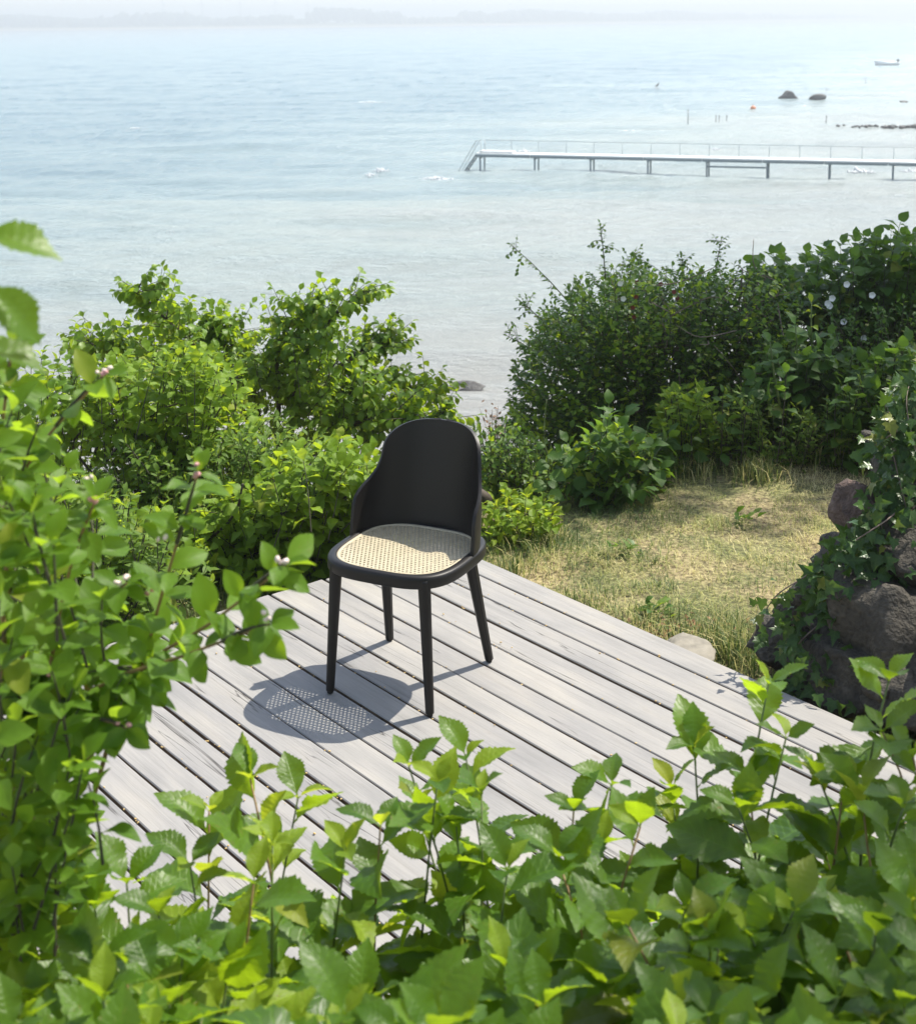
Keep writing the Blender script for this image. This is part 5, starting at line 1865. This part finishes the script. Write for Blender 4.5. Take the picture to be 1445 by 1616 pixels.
def build_sea_things():
    def W(x, y):
        return on(np.array(float(x)), np.array(float(y)), SEA)
    for (x, y, r, lb, sd_, sq) in [(1243, 157, .95, 'larger of two boulders breaking the water beyond the jetty, peaked', 61, (1.1, .8, .75)),
                                   (1289, 158, .85, 'smaller flat-topped boulder breaking the water right of the peaked one', 62, (1.2, .8, .55))]:
        V, Fc = blob((0, 0, 0), r, sd_, sq, sub=3)
        V[:, 2] += r * .30
        o = link('sea_boulder', new_mesh('sea_boulder', V, [Fc]), M_ROCKW, loc=W(x, y))
        tag(o, lb, 'rock')
    V, Fc = blob((0, 0, 0), .62, 70, (1.4, .8, .35), sub=3)
    o = link('low_rock', new_mesh('low_rock', V, [Fc]), M_ROCKW, loc=W(1035, 141))
    tag(o, 'low rock far out in the water with a dark bird on it', 'rock')
    # cormorant
    c = W(1037, 140) + [0, 0, .25]
    rt = thing('cormorant', 'small dark seabird perched on the low far rock', 'bird', c)
    rt.scale = (.75, .75, .75)
    blk = simple('dark_feather', (.03, .03, .032), .7)
    mb = MB()
    mb.tube([[-.42, 0, .06], [-.3, 0, .14], [-.05, 0, .26], [.12, 0, .42], [.16, 0, .58], [.2, 0, .70], [.27, 0, .74]], [.02, .07, .15, .12, .055, .05, .045], 8)
    body = link('body', mb.mesh('body'), blk, rt)
    mb = MB()
    mb.tube([[.29, 0, .74], [.42, 0, .73]], [.022, .006], 6)
    link('beak', mb.mesh('beak'), simple('beak', (.25, .2, .1), .5), body)
    for sy in (-.05, .05):
        mb = MB()
        mb.tube([[-.02, sy, .16], [0, sy, -.03]], .02, 6)
        link('leg', mb.mesh('leg'), blk, rt)
    # small motor boat
    c = W(1398, 102)
    rt = thing('dinghy', 'small white dinghy with an outboard motor moored far right', 'boat', c)
    wht = simple('white_gelcoat', (.78, .79, .78), .35)
    ns, nq = 11, 9
    V = []
    for i in range(ns):
        t_ = i / (ns - 1)
        xx = (t_ - .5) * 4.4
        bw = .85 * (1 - max(0, (.35 - t_) / .35) ** 2.2)
        sheer = .52 + .22 * (1 - t_) ** 2
        for q in range(nq):
            a_ = (q / (nq - 1) - .5) * math.pi
            V.append([xx - .25 * (1 - t_) * (math.cos(a_) < .3), math.sin(a_) * bw, sheer - (sheer + .15) * math.cos(a_) ** .7])
    i = np.arange(ns - 1)[:, None] * nq
    j = np.arange(nq - 1)[None]
    Q = np.stack([i + j, i + j + 1, i + nq + j + 1, i + nq + j], -1).reshape(-1, 4)
    hull = link('hull', new_mesh('hull', np.array(V), [Q, np.array([np.arange(nq) + (ns - 1) * nq])]), wht, rt)
    md = hull.modifiers.new('thickness', 'SOLIDIFY')
    md.thickness = .06
    for xx in (-.7, .7):
        mb = MB()
        mb.box((xx, 0, .34), (.16, .76, .03))
        link('seat', mb.mesh('seat', smooth=False), wht, rt)
    mb = MB()
    mb.box((2.3, 0, .72), (.16, .14, .24))
    mb.tube([[2.33, 0, .55], [2.38, 0, -.4]], .07, 6)
    mb.tube([[2.2, 0, .78], [1.7, .05, .86]], .03, 5)
    link('outboard_motor', mb.mesh('outboard_motor', smooth=False), simple('motor', (.05, .06, .07), .4), rt)
    rt.rotation_euler = (0, 0, .25)
    # stakes and mooring poles
    dk = simple('stake_wood', (.14, .13, .12), .8)
    for (x, y, hp, lb) in [(1365, 132, 9, 'lone mooring pole in the water between the boulders and the dinghy'), (1085, 196, 22, 'thin pale stake standing in the water left of the buoy'),
                           (1129, 192, 9, 'left of three short stakes in the water below the orange buoy'), (1134, 192, 9, 'middle of three short stakes in the water below the orange buoy'), (1146, 190, 7, 'right of three short stakes in the water below the orange buoy'),
                           (1303, 196, 12, 'stake with a dark top at the left end of the stone row'), (1304, 147, 7, 'stubby post just right of the flat boulder')]:
        p0 = W(x, y)
        h_ = hp / FPX * p0[1]
        rt = thing('mooring_stake', lb, 'stake', p0, 'stakes in the water')
        mb = MB()
        mb.tube([[0, 0, -.8], [.01, 0, h_ * .6], [.02, 0, h_]], .03, 6)
        link('pole', mb.mesh('pole'), dk, rt)
        mb = MB()
        mb.tube([[.02, 0, h_], [.02, 0, h_ + .10]], [.045, .03], 6)
        link('cap', mb.mesh('cap'), simple('cap', (.05, .05, .05), .7) if 'cap' not in bpy.data.materials else bpy.data.materials['cap'], rt)
    # buoy
    p0 = W(1188, 172)
    rt = thing('buoy', 'small round orange-pink buoy floating in the water', 'buoy', p0)
    mb = MB()
    ts = np.linspace(-1, 1, 13)
    mb.tube(np.c_[ts * 0, ts * 0, ts * .25 + .10], .25 * np.sqrt(np.clip(1 - ts ** 2, .003, 1)), 16)
    link('float', mb.mesh('float'), simple('buoy_orange', (.75, .28, .14), .5), rt)
    mb = MB()
    a_ = np.linspace(0, 2 * math.pi, 13)
    mb.tube(np.c_[.07 * np.cos(a_), a_ * 0, .40 + .07 * np.sin(a_)], .02, 5)
    link('ring', mb.mesh('ring'), dk, rt)
    # low row of stones
    rs = np.random.RandomState(9)
    lib = []
    for q in range(5):
        V, Fc = blob((0, 0, 0), 1.0, 400 + q, (1.1, .9, .7), sub=2)
        lib.append(new_mesh('row_stone', V, [Fc]))
        lib[-1].materials.append(M_ROCKW)
    for q in range(46):
        x = 1308 + 150 * rs.rand() ** .75
        p0 = W(x, 199 + (x - 1308) * .012 + rs.randn() * .7)
        o = link('row_stone', lib[q % 5], loc=p0 + [0, 0, .03])
        s_ = rs.uniform(.14, .30) * (.6 + .5 * (x - 1308) / 140)
        o.scale = (s_, s_, s_)
        o.rotation_euler = (0, 0, rs.rand() * 6)
        tag(o, 'dark stone of the low row in the water above the right end of the jetty', 'stone', 'stones of the low row in the water')
    for (x, y, s_, lb) in [(1425, 161, .5, 'small low stone at the right edge between dinghy and stone row'), (738, 609, .34, 'dark stone in the shallows just above the chair back'), (722, 612, .2, 'small wet stone beside the dark one above the chair back')]:
        V, Fc = blob((0, 0, 0), s_, int(x), (1.5, .9, .4), sub=3)
        o = link('shallow_stone', new_mesh('shallow_stone', V, [Fc]), M_ROCKW, loc=W(x, y))
        tag(o, lb, 'stone')
    # breaking wavelets
    m, t, out = mat_new('foam')
    p = N(t, 'ShaderNodeBsdfPrincipled', i_Roughness=.9)
    p.inputs['Base Color'].default_value = (.66, .67, .67, 1)
    L(t, p.outputs[0], out.inputs[0])
    mb = MB()
    for (x, y, wx, hz) in [(582, 161, 1.6, .3), (600, 269, .55, .38), (584, 276, .5, .2), (684, 281, .8, .2), (700, 283, .8, .15), (826, 240, .6, .45), (213, 202, .5, .2), (1358, 271, .9, .4), (1005, 207, 1.6, .2), (271, 364, .3, .1), (1130, 235, .6, .15), (1440, 270, .7, .2), (930, 228, .7, .12)]:
        c = W(x, y)
        for q in range(46):
            cc = c + [rs.randn() * wx * .55, rs.randn() * .3, 0]
            V, Fc = blob((0, 0, 0), 1.0, 800 + q, (1, 1, 1), sub=1)
            r_ = rs.uniform(.25, 1.0) * wx * .11
            mb.add(V * np.array([r_ * 1.6, r_ * .6, hz * rs.uniform(.15, .6) * math.exp(-((cc[0] - c[0]) / wx) ** 2 * 2)]) + cc, [Fc])
    o = link('foam', mb.mesh('foam'), m, kind='stuff')
    tag(o, 'white foam of small breaking waves scattered on the water', 'foam')
    # withered plant by the shore
    b = g3(.35, 9.6)
    rt = thing('withered_shrub', 'withered orange-brown twigs at the waterline right of the chair top', 'shrub', b)
    mb = MB()
    lf = MB()
    for q in range(11):
        x, y = R.uniform(745, 800), R.uniform(640, 668)
        P1 = at(np.array(x), np.array(y), R.uniform(9.3, 9.9))
        P0 = b + [R.randn() * .08, R.randn() * .08, 0]
        mb.tube([P0, (P0 + P1) / 2 + R.randn(3) * .08, P1], [.004, .003, .0015], 4)
        for e in range(8):
            c = P1 + (P0 - P1) * R.uniform(0, .25) + R.randn(3) * .03
            u, v = norm(R.randn(3)) * .016, norm(R.randn(3)) * .009
            lf.add(np.array([c - u, c - v, c + u, c + v]), [[[0, 1, 2, 3]]])
    link('twigs', mb.mesh('twigs', off=b), M_TWIG, rt, kind='stuff')
    link('foliage', lf.mesh('foliage', off=b), simple('withered_leaf', (.34, .17, .07), .8, noise=.4), rt, kind='stuff')


build_sea_things()


# ------------------------------------------------------------------ sea haze
def build_haze():
    mb = MB()
    mb.box((0, 2640, 12.5), (3400, 2760, 22.0))
    m, t, out = mat_new('haze')
    v = N(t, 'ShaderNodeVolumePrincipled')
    v.inputs['Color'].default_value = (.62, .64, .66, 1)
    v.inputs['Density'].default_value = .00105
    v.inputs['Anisotropy'].default_value = .2
    L(t, v.outputs[0], out.inputs['Volume'])
    link('haze', mb.mesh('haze', smooth=False), m, kind='stuff')


build_haze()
